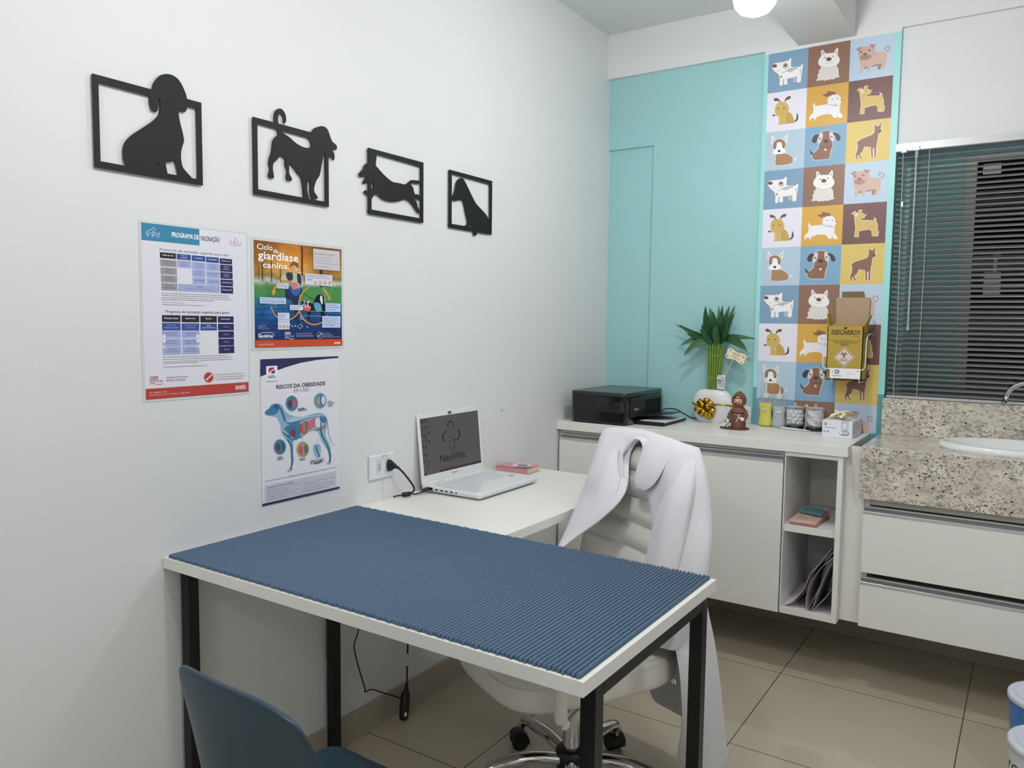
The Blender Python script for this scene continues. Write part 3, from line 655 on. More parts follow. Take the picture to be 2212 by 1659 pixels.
# ================================================================ WALL SILHOUETTES (cut-out frames)
def silhouettes():
    ZT, ZB = 1.862, 1.6618
    data = [
     (-.1429, .1262, [(52,72),(986,316),(1012,1024),(90,880)], [(107,150),(945,365),(968,970),(137,828)],
      [[(568,205),(578,160),(600,118),(640,82),(690,72),(740,83),(790,120),(832,190),(862,270),(868,330),(862,380),(845,397),(820,392),(799,378),(797,420),(810,490),(832,570),(845,640),(833,690),(822,740),(825,810),(840,870),(880,920),(915,958),(925,1000),(600,960),(380,905),(358,865),(336,800),(331,720),(350,655),(400,600),(480,545),(560,490),(615,440),(639,390),(637,320),(627,275),(622,330),(618,380),(600,399),(573,385),(555,340),(549,280),(553,245)]],
      [[(690,832),(735,825),(768,808),(783,850),(803,943),(710,925)], [(617,850),(622,842),(630,842),(634,849),(629,856),(621,856)]],
      'black cut-out of a floppy eared dog sitting over its frame, largest and leftmost of four'),
     (.2792, .5439, [(1423,453),(2070,625),(2080,1222),(1442,1115)], [(1462,512),(2042,672),(2050,1178),(1477,1073)],
      [[(1640,605),(1632,560),(1612,505),(1605,450),(1618,400),(1645,383),(1675,392),(1700,430),(1708,470),(1705,500),(1690,512),(1685,500),(1684,460),(1668,430),(1650,425),(1640,450),(1640,500),(1660,560),(1672,575),(1695,600),(1740,630),(1800,682),(1860,713),(1905,719),(1925,700),(1920,665),(1903,630),(1925,590),(1945,555),(1985,537),(2025,533),(2062,560),(2085,620),(2105,665),(2135,690),(2145,718),(2130,738),(2100,735),(2118,760),(2125,800),(2115,826),(2100,800),(2070,785),(2045,757),(2030,795),(2015,860),(2000,950),(1970,1000),(1952,1080),(1980,1130),(1982,1152),(1945,1154),(1922,1110),(1918,1005),(1905,993),(1897,1020),(1895,1080),(1912,1150),(1915,1190),(1862,1180),(1865,1130),(1845,980),(1815,940),(1780,890),(1745,850),(1738,890),(1742,940),(1763,980),(1758,1000),(1730,998),(1715,970),(1720,920),(1705,860),(1705,815),(1680,790),(1660,790),(1635,820),(1605,850),(1600,900),(1610,960),(1605,980),(1580,978),(1563,950),(1575,900),(1566,850),(1572,800),(1590,740),(1600,650)]],
      [], 'black cut-out of a walking dog with curled tail rising above its frame'),
     (.7072, .9697, [(310,125),(1048,320),(1048,1118),(320,995)], [(353,192),(1010,378),(1012,1057),(362,940)],
      [[(335,180),(415,200),(422,260),(413,350),(440,392),(520,480),(600,550),(650,580),(720,592),(790,608),(830,600),(880,555),(940,555),(1005,562),(1012,562),(1012,592),(965,603),(905,592),(882,610),(910,650),(925,710),(942,742),(965,738),(1012,772),(1012,812),(935,800),(935,812),(962,850),(975,910),(1010,965),(990,988),(965,970),(915,895),(860,830),(800,805),(740,825),(660,838),(560,825),(495,795),(442,742),(390,755),(360,805),(335,760),(300,748),(268,725),(265,700),(285,685),(320,710),(360,705),(362,682),(385,650),(383,600),(358,570),(330,582),(300,582),(258,606),(250,570),(285,522),(275,500),(222,515),(195,488),(200,460),(250,405),(270,350),(312,322),(325,260)]],
      [], 'black cut-out of a leaping dog with its head poking left out of the frame'),
     (1.1085, 1.3703, [(1388,412),(1965,558),(1960,1252),(1391,1170)], [(1425,470),(1932,602),(1932,1195),(1427,1122)],
      [[(1435,770),(1460,720),(1475,660),(1485,590),(1510,545),(1550,523),(1585,540),(1640,640),(1690,740),(1750,850),(1830,935),(1890,1000),(1925,1070),(1938,1150),(1938,1225),(1775,1215),(1768,1250),(1742,1268),(1718,1250),(1716,1200),(1600,1175),(1592,1150),(1630,1130),(1640,1080),(1615,980),(1600,900),(1585,840),(1565,805),(1545,815),(1520,805),(1490,822),(1450,818),(1432,795)]],
      [[(1670,1115),(1718,1162),(1664,1155)]], 'black cut-out of a puppy sitting inside its frame, smallest and rightmost of four')]
    for a, b, cor, inn, outs, holes, lab in data:
        hm = homog(cor, [(a, ZT), (b, ZT), (b, ZB), (a, ZB)])
        m = MB(); fr = fr_left(0.0055); I = [hm(p) for p in inn]; O = [(a, ZT), (b, ZT), (b, ZB), (a, ZB)]
        m.prism([O, I], fr, 0.003)
        for q in outs:
            pts = [(p.x, p.y) for p in smooth([(*hm(p), 0) for p in q], 3)]
            m.prism([pts]+[[hm(p) for p in h] for h in holes], fr, 0.0029)
        for u, v in ((a+0.008, ZT-0.008), (b-0.008, ZT-0.008), (a+.008, ZB+.008), (b-.008, ZB+.008)): m.box(0.0003, 0.0056, u-0.004, u+0.004, v-0.004, v+0.004)
        build('dog_silhouette', m, M_SIL, loc=(0, a, ZB), label=lab, cat='wall decoration', group='black dog cut-outs on the left wall', fix=True)
silhouettes()

# ================================================================ POSTERS
def sleeve(y0, y1, z0, z1, parent):
    m = MB(); m.box(0.0006, 0.0011, y0, y1, z0, z1)
    return build('laminate_sleeve', m, mat('laminate', (214, 217, 222), 0.2, coat=0.3), parent, label='clear glossy laminate border')
def poster_vacina():
    Y0, Y1, Z1, Z0 = -.0348, .2576, 1.5546, 1.1396
    r = root('vaccination_poster', (0, Y0, Z0), 'laminated white vaccination schedule poster with blue tables and a red footer', 'poster')
    sleeve(Y0-0.006, Y1+0.006, Z0-0.006, Z1+0.005, r)
    A = Art(fr_left(0.0013), 0.000012); A.H = homog([(50,58),(1000,152),(1020,1545),(105,1622)], [(Y0,Z1),(Y1,Z1),(Y1,Z0),(Y0,Z0)])
    T, Rr = A.text, A.rect; W = 'FFFFFF'; NV = '302C5E'; BL = '3A4E96'; LV = 'A6AEDA'; BK = '2B2A30'; GY = '9D9CA0'; INK = '34343E'
    A.rect((50,58),(1020,1545),'E2E2EC')
    Rr((50,58),(578,258),'3F87AC'); T('PROGRAMA DE',(327,140),(571,206),W,0.02); T('VACINAÇÃO',(585,158),(760,238),'26262E',0.02)
    A.stroke([(92,160),(105,135),(150,118),(160,98),(180,125),(165,130),(160,170),(150,185),(148,155),(120,150),(118,180),(106,182),(108,150)],4,'E8F2F8'); A.stroke([(150,140),(170,150),(200,158),(220,148),(212,165),(210,190),(196,190),(196,172),(160,168),(160,185),(150,185)],4,'E8F2F8')
    A.stroke([(852,210),(858,245),(880,250),(905,240),(900,215),(880,225),(866,222),(858,208)],4,'B8484C'); A.stroke([(890,190),(895,205),(890,230),(905,255),(930,255),(925,225),(912,200),(905,182),(890,190)],4,'B8484C'); A.stroke([(930,255),(955,245),(955,220),(945,225)],4,'B8484C')
    T('Protocolo de vacinação sugerido para cães¹',(218,285),(850,358),'3B3E50',0.006)
    C = lambda a,b,c,t,tc=W: A.cell(a, b, c, t, tc, 0.008, .12, .17 if len(t) > 1 else .3)
    C((220,322),(366,383),BK,['Idade do cão']); C((372,334),(500,392),BL,['A partir de','6 semanas']); C((507,345),(631,402),BL,['9 semanas']); C((637,356),(753,413),BL,['12 semanas']); C((760,368),(872,424),NV,['Reforço anual'])
    for i,t in enumerate([['Proteção múltipla','(V8 OU V10)'],['Proteção','contra gripe'],['Proteção','contra giardíase'],['Proteção','contra raiva']]):
        C((223+4*i,386+70*i),(372+3*i,455+70*i),GY,t,'3C3C44')
    VP = ['Vanguard® Plus','ou Vanguard®','HTLP 5/CV-L']
    C((376,393),(503,462),LV,VP,'56609C'); C((509,403),(631,475),LV,VP,'56609C'); C((638,413),(758,484),LV,VP,'56609C'); C((763,424),(875,492),NV,VP,'D8D8EC')
    BR = ['Bronchiguard® ou','Vanguard® B ou','Vanguard® B Oral']
    C((512,472),(631,541),LV,BR,'56609C'); C((640,484),(760,549),LV,['Bronchiguard®'],'56609C'); C((766,492),(877,554),NV,BR,'D8D8EC')
    C((516,541),(633,606),LV,['GiardiaVax®'],'56609C'); C((643,550),(762,612),LV,['GiardiaVax®'],'56609C'); C((768,557),(880,619),NV,['GiardiaVax®'],'D8D8EC')
    C((386,602),(763,678),LV,['Defensor®','(Dose única a partir de 3 meses de idade)'],'56609C'); C((770,622),(882,684),NV,['Defensor®'],'D8D8EC')
    para = ['¹Este é apenas uma sugestão de programa vacinal. Os programas vacinais estão sujeitos a alteração do médico veterinário.','De acordo com os guias de vacinação recentes, recomenda-se que a última dose do protocolo inicial de vacinação de filhotes,','as cães (vacinas polivalentes V8 ou V10) seja aplicada a partir de 16 semanas de vida**. A critério do médico-veterinário, poderá','ser feita uma dose adicional de vacina no protocolo levando-se em conta esta recomendação.']
    for t,(y0,x1,y1) in zip(para, ((684,840,706),(703,848,723),(721,863,743),(740,705,755))): A.line(t,(239,y0),(x1,y1),13,.00028,INK)
    T('*Dose única a partir de 3 (três) semanas.',(240,762),(448,776),INK); T('**WSAVA guidelines, 2020; guia do COLAVAC, 2016; AAHA guidelines, 2022.',(240,782),(622,800),INK)
    T('Programa de vacinação sugerido para gatos¹',(277,836),(852,870),'3B3E50',0.006)
    C((243,880),(409,941),BK,['Primeira dose']); C((418,882),(577,941),BK,['Segunda dose']); C((586,883),(735,941),BK,['Reforço']); C((743,885),(886,941),NV,['Revacinação'])
    C((245,950),(410,1013),BL,['A partir de 8','semanas de idade'],'B8C4F0'); C((419,952),(577,1012),BL,['3 a 4 semanas após','a primeira dose'],'B8C4F0'); C((587,952),(736,1010),BL,['Defensor®','(a partir de 3 meses de idade)']); C((745,952),(888,1008),NV,['Anual'],'9C98CC')
    for j,(t,u) in enumerate([('Felocell CVR®','(Tríplice Felina)'),('Felocell CVR-C','(Quádrupla Felina)'),('Felocell FeLV®','(Leucemia Viral Felina)')]):
        C((247+2*j,1020+71*j),(412+2*j,1080+72*j),LV,[t,u],'4A5490'); C((423+2*j,1019+70*j),(579+j,1077+70*j),LV,[t,u],'4A5490'); C((748+2*j,1018+66*j),(888+2*j,1074+67*j),NV,['Anual'],'9C98CC')
    for q,t in (((251,1055,277,1120),'ou'),((552,1050,577,1114),'ou'),((253,1148,278,1172),'e'),((553,1142,578,1163),'e')):
        Rr((q[0],q[1]),(q[2],q[3]),'EDEDF4'); T(t,(q[0]+7,(q[1]+q[3])/2-7),(q[2]-7,(q[1]+q[3])/2+7),INK)
    for t,(y0,x1,y1) in zip(para, ((1251,828,1229),(1270,876,1246),(1288,872,1266),(1306,567,1291))): A.line(t,(255,y0),(x1,y1),13,.00028,INK)
    A.line('**WSAVA guidelines, 2020; guia do COLAVAC, 2016; WSAVA/AAFP guidelines, 2020.',(257,1337),(643,1321),13,.00028,INK)
    T('ZOETIS',(139,1420),(213,1448),'A83848',0.02); A.line('LINHA DE VACINAS',(139,1463),(256,1457),15,.00028,'A83848'); A.stroke([(139,1484),(170,1478),(210,1490),(256,1482)],4,'A83848',sm=3)
    A.line('SEGURANÇA E EFICÁCIA PARA',(287,1426),(477,1418),20,.00028,'A04858'); A.line('PROTEGER O SEU PACIENTE.',(287,1452),(460,1445),18,.00028,'A04858')
    A.ell((663,1423),42,45,'B8383E'); A.ell((663,1423),35,38,'D86A66'); A.ell((663,1423),31,34,'B8383E'); A.stroke([(640,1447),(690,1400)],9,'FFFFFF')
    for i,t in enumerate(['O Programa Proteção Garantida oferece proteção além da','vacina com suporte técnico especializado. Consulte regulamento','no site www.zoetis.com.br/programaprotecaogarantida']): A.line(t,(714,1402+i*21),((968,990,966)[i],1386+i*21),14,.00028,'803040')
    Rr((104,1528),(1020,1545),'B9433F'); T('zoetis',(900,1484),(993,1522),W,0.01)
    A.line('SAC: 0800 011 1919',(138,1562),(288,1552),14,.00028,'F0D0C8'); A.line('www.zoetis.com.br | ZoetisBrasil | @zoetisbr',(138,1584),(500,1556),15,.00028,'F0D0C8')
    A.H2 = A.H; A.build('printed_sheet', r, M_PRINTG)
poster_vacina()
def poster_giardia():
    Y0, Y1, Z1, Z0 = .281, .599, 1.5435, 1.257
    r = root('giardiasis_poster', (0, Y0, Z0), 'laminated orange and blue poster showing a boy walking a black dog in a park', 'poster')
    sleeve(Y0-0.009, Y1+0.009, Z0-0.008, Z1+0.008, r)
    A = Art(fr_left(0.0013), 0.000012); A.H = homog([(110,113),(1312,243),(1328,1552),(150,1598)], [(Y0,Z1),(Y1,Z1),(Y1,Z0),(Y0,Z0)])
    T, Rr = A.text, A.rect; W = 'FFFFFF'
    rnd = random.Random(3)
    st = [(0,(150,96,36)),(.12,(178,118,44)),(.28,(196,146,72)),(.33,(150,128,72)),(.37,(190,196,190)),(.42,(96,138,84)),(.50,(70,140,74)),(.56,(50,110,130)),(.66,(34,92,150)),(.8,(30,60,116)),(.93,(38,44,92)),(1,(38,44,92))]
    nz = [(n, np.array([[rnd.random() for _ in range(n+1)] for _ in range(n+1)])) for n in (5, 11, 24, 50)]
    def noise(u, v):
        t = 0
        for (n, g), w in zip(nz, (.3, .3, .25, .15)):
            x, y = u*n*.999, v*n*.999; i, j = int(x), int(y); fx, fy = x-i, y-j
            t += w*((g[j][i]*(1-fx)+g[j][i+1]*fx)*(1-fy)+(g[j+1][i]*(1-fx)+g[j+1][i+1]*fx)*fy)
        return t
    def bg(u, v):
        vv = v+(noise(u, v)-.5)*(.10 if v < .4 else .07)
        for (a, ca), (b, cb) in zip(st, st[1:]):
            if vv <= b: t = max(0, (vv-a)/(b-a)) if b > a else 0; c = [ca[i]+(cb[i]-ca[i])*t for i in range(3)]; break
        else: c = st[-1][1]
        k = .72+.56*noise(v*.93, u)
        if v < .33: k *= 0.86+0.36*max(0, math.sin(u*5.5-0.6))
        elif v > .58: k *= 1+.25*math.sin(v*140+3*noise(u, v)*6)*(noise(u, v*.7))
        return [max(0, min(255, x*k)) for x in c]
    A.rect((110,113),(1328,1552),'223055'); A.grid((110,113),(1328,1552),110,110,bg)
    for x, y0, y1, w in ((232,420,690,14),(358,410,690,16),(482,520,700,12),(775,200,700,26),(1035,240,800,44),(180,470,660,8)):
        A.stroke([(x,y0),(x+8,y1)],w,'4E3A22')
    A.poly([(640,740),(790,760),(1310,760),(1322,1000),(900,1000),(700,960)],'4F9455'); 
    for i in range(60):
        x = rnd.uniform(790,1310); y = rnd.uniform(760,960); A.stroke([(x,y),(x+rnd.uniform(-6,6),y-26)],5,rnd.choice(['63A85E','7CBB66','3E8048']))
    # boy
    A.poly([(560,770),(620,760),(770,770),(770,860),(740,880),(745,1050),(760,1240),(700,1250),(680,1100),(640,940),(565,930),(550,860)],'26355E',2)
    A.poly([(620,440),(650,420),(700,425),(728,470),(735,540),(700,585),(660,580),(628,530)],'D9A67A',2); A.poly([(615,500),(618,450),(650,418),(705,425),(730,470),(715,500),(680,465),(640,470)],'8A5A34',2); A.poly([(680,512),(712,508),(705,545),(688,545)],'E8D0B8')
    A.poly([(490,670),(505,610),(560,565),(640,575),(720,575),(780,610),(795,700),(770,770),(700,740),(600,690)],'BFC2AC',2); A.poly([(555,575),(610,560),(650,580),(650,660),(600,690),(570,640)],'3B3A4C',2); A.poly([(710,575),(760,600),(770,700),(745,760),(715,680)],'3B3A4C',2)
    A.poly([(620,760),(760,770),(740,860),(690,885),(640,850)],'3E64A8',2)
    # dog
    A.poly([(960,920),(985,875),(1035,862),(1075,890),(1080,960),(1090,1090),(1060,1240),(1035,1240),(1040,1120),(960,1090),(900,1110),(885,1200),(855,1205),(860,1090),(830,1030),(790,1000),(780,960),(900,980),(930,990)],'1A1C26',2)
    A.poly([(1030,880),(1055,890),(1062,990),(1045,990),(1025,930)],'E8E6E8',2); A.poly([(945,975),(1030,990),(1050,1090),(980,1090),(950,1040)],'5FA6CC',2); A.stroke([(778,835),(960,950)],5,'15151C')
    # orange cycle rings
    def arc(cx, cy, rx, ry, a0, a1, w): A.stroke([(cx+rx*math.cos(math.radians(t)), cy+ry*math.sin(math.radians(t))) for t in np.linspace(a0, a1, 24)], w, 'D79A48')
    arc(950,1010,212,265,100,245,18); arc(950,1010,212,265,-58,-15,26); arc(950,1010,212,265,30,100,18); arc(560,950,215,270,180-60,180-20,16); arc(560,950,215,270,25,75,18); arc(560,950,200,270,250,295,22)
    A.stroke([(480,710),(410,770),(385,850)],26,'E0A040',sm=3); A.poly([(360,810),(425,820),(385,895)],'E0A040')
    A.ell((677,750),42,52,'DE7A80'); A.ell((850,1050),52,42,'DC6468')
    for i in range(26): A.ell((800+rnd.uniform(0,90),980+rnd.uniform(-20,60)),7,9,'EDE0EC',n=8)
    for x,y in ((735,720),(740,745),(715,770),(735,775),(650,1300),(690,1296),(725,1303),(765,1276),(785,1300),(757,1325),(853,1308),(618,1276)): A.ell((x,y),9,11,'C8D8F0',n=8)
    for j in range(2):
        for i in range(6): A.stroke([(345+i*17,1000+j*40),(352+i*17,1012+j*40)],7,'9FB4E4')
    for i in range(9): A.stroke([(745+(i%3)*18,1160+(i//3)*20),(762+(i%3)*18,1172+(i//3)*20)],8,'9FA8E4')
    T('Ciclo',(150,164),(368,264),W,0.012); T('da',(372,236),(450,302),W,0.012); T('giardíase',(165,262),(725,458),W,0.018); T('canina.',(235,420),(600,524),W,0.015)
    def box(a, b, lines, col='C9D6EE', ic='384468', px=16, bot=0):
        (x0, y0), (x1, y1) = A.m(a), A.m(b); A.cell(a, b, col, [], ic); H_ = A.H; A.H = None; h = (y0-y1)*(1-bot/(b[1]-a[1])); w = x1-x0; n = len(lines); mxl = max(len(t) for t in lines)
        for i, t in enumerate(lines):
            top = y0-h*.12-h*.80*i/n; A.text(t, (x0+w*.06, top), (x0+w*.06+w*.88*len(t)/mxl, top-h*.80/n*.62), ic, 0.012)
        A.H = H_
    Rr((922,232),(1288,540),'CFCBD2'); A.line('DICAS PARA EVITAR A GIARDÍASE',(938,298),(1212,318),30,.00021,'B07C30',0.012)
    for i,t in enumerate(['· Lave bem as mãos antes das refeições','· Consuma água que filtrada ou fervida','· Realize limpeza do local onde os cães frequentam e moram','· Vacine os cães com GiardiaVax®']): A.line(t,(942,349+i*40),((1175,1190,1268,1140)[i],368+i*41),18,.00021,'4A4860')
    box((815,572),(1188,748),['INGESTÃO ORAL: OS CÃES CONTRAEM AO INGERIR OS CISTOS','("OVOS") PRESENTES NO AMBIENTE, FEZES, ÁGUA E ALIMENTOS','CONTAMINADOS.'],'D9DCEC',bot=46)
    for i in range(4): A.ell((957+i*65,700),20,27,'C06838'); A.ell((957+i*65,700),15,21,'F0E4DC'); A.ell((957+i*65,704),8,12,'B86038')
    box((430,708),(594,790),['TROFOZOÍTOS NO','INTESTINO HUMANO'],'D9DCEC'); box((200,905),(560,1000),['APENAS 10 CISTOS ("OVOS") SÃO SUFICIENTES','PARA INFECTAR O SER HUMANO E OUTROS ANIMAIS'],'C2D8F4')
    box((612,1008),(792,1080),['CISTO ("OVO") REINFECTA','NOVOS HOSPEDEIROS.'],'D4E0F4'); box((448,1118),(612,1345),['MEIOS DOMÉSTICOS','CONTAMINAÇÃO DE','ALIMENTOS, ÁGUA E SOLO','POR CISTOS ("OVOS").'],'D4E0F4',bot=70)
    for i in range(3): A.ell((482+i*50,1304),21,27,'C06838'); A.ell((482+i*50,1304),16,21,'F0E4DC'); A.ell((482+i*50,1308),8,12,'B86038')
    box((1096,980),(1300,1100),['INGESTÃO DO MESMO CISTO','TROFOZOÍTO MADURO E REPRODUZ','POR DIVISÃO BINÁRIA.'],'C2D8F4'); box((1052,1158),(1300,1312),['AMBIENTE NÃO PODE PELAS FEZES','CONTAMINAÇÃO DO AMBIENTE, O SOLO','QUANDO INGERIDOS OS CISTOS','VÃO PASSAR ATÉ 1000 CISTOS LEVES','DO GIARDIA NO AMBIENTE.'],'C2D8F4')
    A.stroke([(1080,760),(1088,980)],3,'E8ECF4'); A.stroke([(805,1158),(1052,1160)],3,'E8ECF4'); A.stroke([(710,568),(815,572)],3,'E8ECF4'); A.stroke([(860,1094),(1096,1094)],3,'E8ECF4')
    T('GiardiaVax',(184,1418),(382,1458),W,0.02); A.stroke([(184,1420),(250,1396),(350,1392),(396,1418),(380,1450)],5,W,sm=4); T('Segurança e eficácia na prevenção contra a giárdia',(184,1474),(392,1486),'C8D0E8')
    T('ZOETIS',(545,1382),(626,1418),W,0.02); T('LINHA DE VACINAS',(545,1428),(676,1450),'C8D0E8'); A.stroke([(547,1470),(590,1462),(630,1478),(676,1470)],6,W,sm=3)
    T('SEGURANÇA E EFICÁCIA PARA',(702,1388),(912,1408),'B8BEE0'); T('PROTEGER O SEU MELHOR AMIGO.',(702,1420),(936,1440),'B8BEE0')
    A.ell((1020,1420),38,44,'C8D0E8'); A.ell((1020,1420),33,38,'26305C'); A.stroke([(1002,1440),(1040,1396)],8,W)
    for i,t in enumerate(['PROTEÇÃO GARANTIDA','Programa de proteção Zoetis','regulamento completo no site','www.zoetis.com.br/programaprotecaogarantida']): T(t,(1060,1388+i*16),((1158,1200,1210,1300)[i],1398+i*16),'C8D0E8')
    for i,t in enumerate(['SAC: 0800 011 1919','www.zoetis.com.br','ZoetisBrasil   @zoetis']): T(t,(175,1290+i*20),((280,290,345)[i],1302+i*20),'B8C4E0')
    Rr((146,1502),(1328,1552),'D0502C'); T('zoetis',(1218,1500),(1300,1534),W,0.01); T('zoetis.com.br/linhadevacinas',(190,1544),(400,1560),'F4D8CC')
    A.build('printed_sheet', r, M_PRINTG)
poster_giardia()
def poster_obesidade():
    Y0, Y1, Z1, Z0 = .2975, .584, 1.2245, .820
    A = Art(fr_left(0.0014), 0.000012); A.H = homog([(62,75),(876,45),(886,1438),(82,1630)], [(Y0,Z1),(Y1,Z1),(Y1,Z0),(Y0,Z0)])
    T, Rr = A.text, A.rect; P = A.poly; S_ = A.stroke; NV = '2C2C5C'
    Rr((62,75),(886,1438),'E4E4EC')
    P([(62,75),(470,60),(876,45),(876,66),(800,70),(650,85),(480,115),(330,160),(190,210),(62,258)],NV)
    Rr((124,148),(242,292),'F2F2F6'); P([(150,165),(208,160),(206,178),(180,200),(155,226),(148,228)],'B03A44'); P([(178,205),(216,182),(216,222),(178,228)],'3A48A0'); P([(185,165),(206,163),(206,176),(185,185)],'B03A44'); S_([(140,225),(190,190),(232,166)],5,'FFFFFF'); T("Hill's",(143,242),(224,277),'2A2A3A',0.02); T('TRANSFORMANDO VIDAS',(126,302),(244,311),'44444C')
    T('RISCOS DA OBESIDADE',(229,346),(741,351),'1E1E26',0.03); T('EM CÃES',(415,382),(568,412),'4A4A55')
    # dog with visible skeleton
    B1, B2, B3 = '8FB4CC', '3E7CA8', '2C5684'
    body = [(104,632),(150,590),(180,550),(235,537),(285,555),(320,610),(370,660),(480,682),(590,655),(680,640),(740,665),(765,720),(755,800),(745,880),(800,1010),(800,1170),(755,1185),(760,1165),(780,1140),(765,1040),(700,940),(670,850),(620,830),(560,850),(490,910),(412,935),(408,1060),(412,1150),(395,1210),(398,1250),(345,1266),(345,1250),(378,1220),(380,1130),(372,1010),(350,950),(310,900),(280,850),(270,770),(230,690),(180,680),(120,665)]
    P(body,B1,2)
    P([(112,632),(155,595),(185,560),(235,548),(270,570),(240,640),(190,665),(125,660)],B2,2); P([(200,560),(240,552),(262,590),(225,600)],B3,2)
    S_([(270,580),(300,660),(330,730),(400,750),(520,710),(650,685),(740,700)],26,B2,sm=4); S_([(270,580),(295,660),(325,730),(400,748),(520,708),(650,683),(745,700)],7,B3,sm=4)
    for i in range(24):
        x = 330+i*15; S_([(x,745-(i*2.0 if i>4 else 0)),(x+6,690-(i*1.2) if i>3 else 705)],5,'E8EEF4')
    P([(330,780),(420,750),(480,745),(470,900),(410,930),(340,900),(310,840)],'3E86A4',2)
    for i in range(9): S_([(360+i*14,770),(345+i*15,840),(372+i*16,905)],4,'2C5684',sm=3)
    P([(385,820),(425,815),(430,880),(395,900),(372,860)],'7A3A60',2); P([(470,780),(520,735),(560,740),(550,850),(500,865),(465,820)],'B84A5C',2)
    for i,c in enumerate(['C8A84C','3E7C6C','D8B858','7A4A2C','4C8C78']): S_([(505+i*10,745),(512+i*10,800),(505+i*10,858)],7,c,sm=3)
    P([(560,735),(640,695),(660,740),(640,780),(600,800),(570,830)],'CE6E84',2); P([(640,700),(700,695),(720,740),(690,790),(640,780)],'DADCE8',2)
    P([(680,690),(740,680),(755,730),(700,745)],B2,2); S_([(695,740),(700,860),(760,980),(790,1090),(785,1160)],13,B3,sm=3); S_([(740,745),(730,800),(650,820)],6,'9A7048',sm=3); S_([(625,830),(690,800),(740,780)],8,'8A6048',sm=3)
    S_([(340,920),(385,980),(392,1100),(396,1160),(375,1240)],13,B3,sm=3); S_([(310,830),(360,880),(400,910)],9,'EEF0F4',sm=2); S_([(300,850),(370,890),(395,940)],10,B3,sm=3)
    S_([(760,720),(775,850),(800,940),(850,990)],7,'8A98A8',sm=4,w2=3)
    for c,cols in (((390,540),('3A7C9C','6A2C54','C05C64','2A8A8C')),((687,512),('5E94B8','B89878','DADADF','3A6C98')),((265,1000),('3A7C9C','7A2C4C','2A6484','2A8A8C')),((505,1025),('A8944C','B8586C','3E7C6C','D88C94'))):
        A.ell(c,68,86,'C6CCDA'); A.ell(c,63,80,cols[0]); A.ell((c[0]-15,c[1]+5),26,40,cols[1]); A.ell((c[0]+32,c[1]-5),20,44,cols[2]); S_([(c[0]+4,c[1]-66),(c[0]+8,c[1]+60)],12,cols[3])
    P([(612,995),(650,968),(692,985),(690,1075),(660,1120),(630,1080)],'8FB4CC',2); S_([(640,985),(655,1050),(682,1105)],16,'3A6AA0'); 
    S_([(390,628),(390,664)],2,'9A9AA4'); S_([(687,600),(687,640)],2,'9A9AA4'); S_([(265,915),(265,870),(280,870)],2,'9A9AA4'); S_([(505,940),(500,912)],2,'9A9AA4'); S_([(650,965),(652,915),(680,910)],2,'9A9AA4')
    for t,a,b in (('PROBLEMAS',(455,590),(530,602)),('RESPIRATÓRIOS',(455,603),(552,616)),('DOENÇAS',(762,516),(812,528)),('ORTOPÉDICAS',(762,530),(840,542)),('na coluna',(764,547),(812,558)),('e quadril',(764,563),(818,574)),('DOENÇA',(240,1104),(297,1116)),('CARDÍACA',(234,1120),(302,1132)),('DIABETES',(470,1124),(530,1137)),('RUPTURA DE LIGAMENTO',(582,1143),(724,1160)),('CRUZADO',(624,1162),(684,1174))): T(t,a,b,'3A3A46',0.01)
    Rr((110,1366),(345,1322.5),'55555E') if False else None
    A.stroke([(110,1366),(345,1318)],3,'3A3A46'); A.stroke([(655,1252),(855,1212)],3,'3A3A46')
    hm = A.H; A.H = None; a, b = hm((357,1300)), hm((645,1275)); zc_ = (hm((357,1308))[1]+hm((645,1262))[1])/2
    def TT(t, p, q, hpx, c, bd=0.01):
        a, b = hm(p), hm(q); z = (a[1]+b[1])/2; h = hpx*0.000275; A.text(t, (a[0], z+h/2), (b[0], z-h/2), c, bd)
    TT('REDUÇÃO DA EXPECTATIVA DE VIDA',(357,1308),(645,1262),17,'2A2A34')
    a, b = hm((112,1410)), hm((855,1250)); c = hm((112,1580)); A.raw([(a[0],c[1]),(b[0],c[1]),(b[0],(a[1]+b[1])/2),(a[0],(a[1]+b[1])/2)],[[0,1,2,3]],'C9C8D8')
    TT('BENEFÍCIOS DA PERDA DE PESO',(136,1432),(411,1376),16,'33334A',0.02)
    L = ['Melhora do controle glicêmico e menor risco de diabetes','reduz a necessidade de insulina e medicamentos','Aumento da expectativa de vida, em média dois anos','cães magros vivem mais e com mais qualidade','do que os cães com sobrepeso.']
    for i,t in enumerate(L): TT(t,(136,1462+i*24),((475,352,480,430,326)[i],1390+i*24+(0,26,0,10,32)[i]),11,'4A4A60')
    L = ['Impacto positivo nas articulações, melhora da mobilidade','e diminuição da dor.','Redução do esforço respiratório e melhora da disposição','para fazer exercícios físicos e brincadeiras','com os tutores no dia a dia e na caminhada.']
    for i,t in enumerate(L): TT(t,(515,1384+i*21),((825,650,830,818,740)[i],1316+i*21+(0,30,0,2,16)[i]),11,'4A4A60')
    z = (hm((80,1605))[1]); A.raw([(Y0-0.001,Z0),(Y1+0.001,Z0),(Y1+0.001,Z0+0.0068),(Y0-0.001,Z0+0.0068)],[[0,1,2,3]],NV)
    m = MB(); m.box(0.0008, 0.0013, Y0, Y1, Z0, Z1)
    A.build('obesity_poster', material=M_PRINT, body=(m, 'E0E0E6'), loc=(0, Y0, Z0), label='white poster with a blue see-through dog anatomy and navy edge bands', cat='poster')
poster_obesidade()
m = MB(); m.tube([(0.0012, 1.452, 0.980), (0.0012, 1.470, 0.986)], 0.0012, 6)
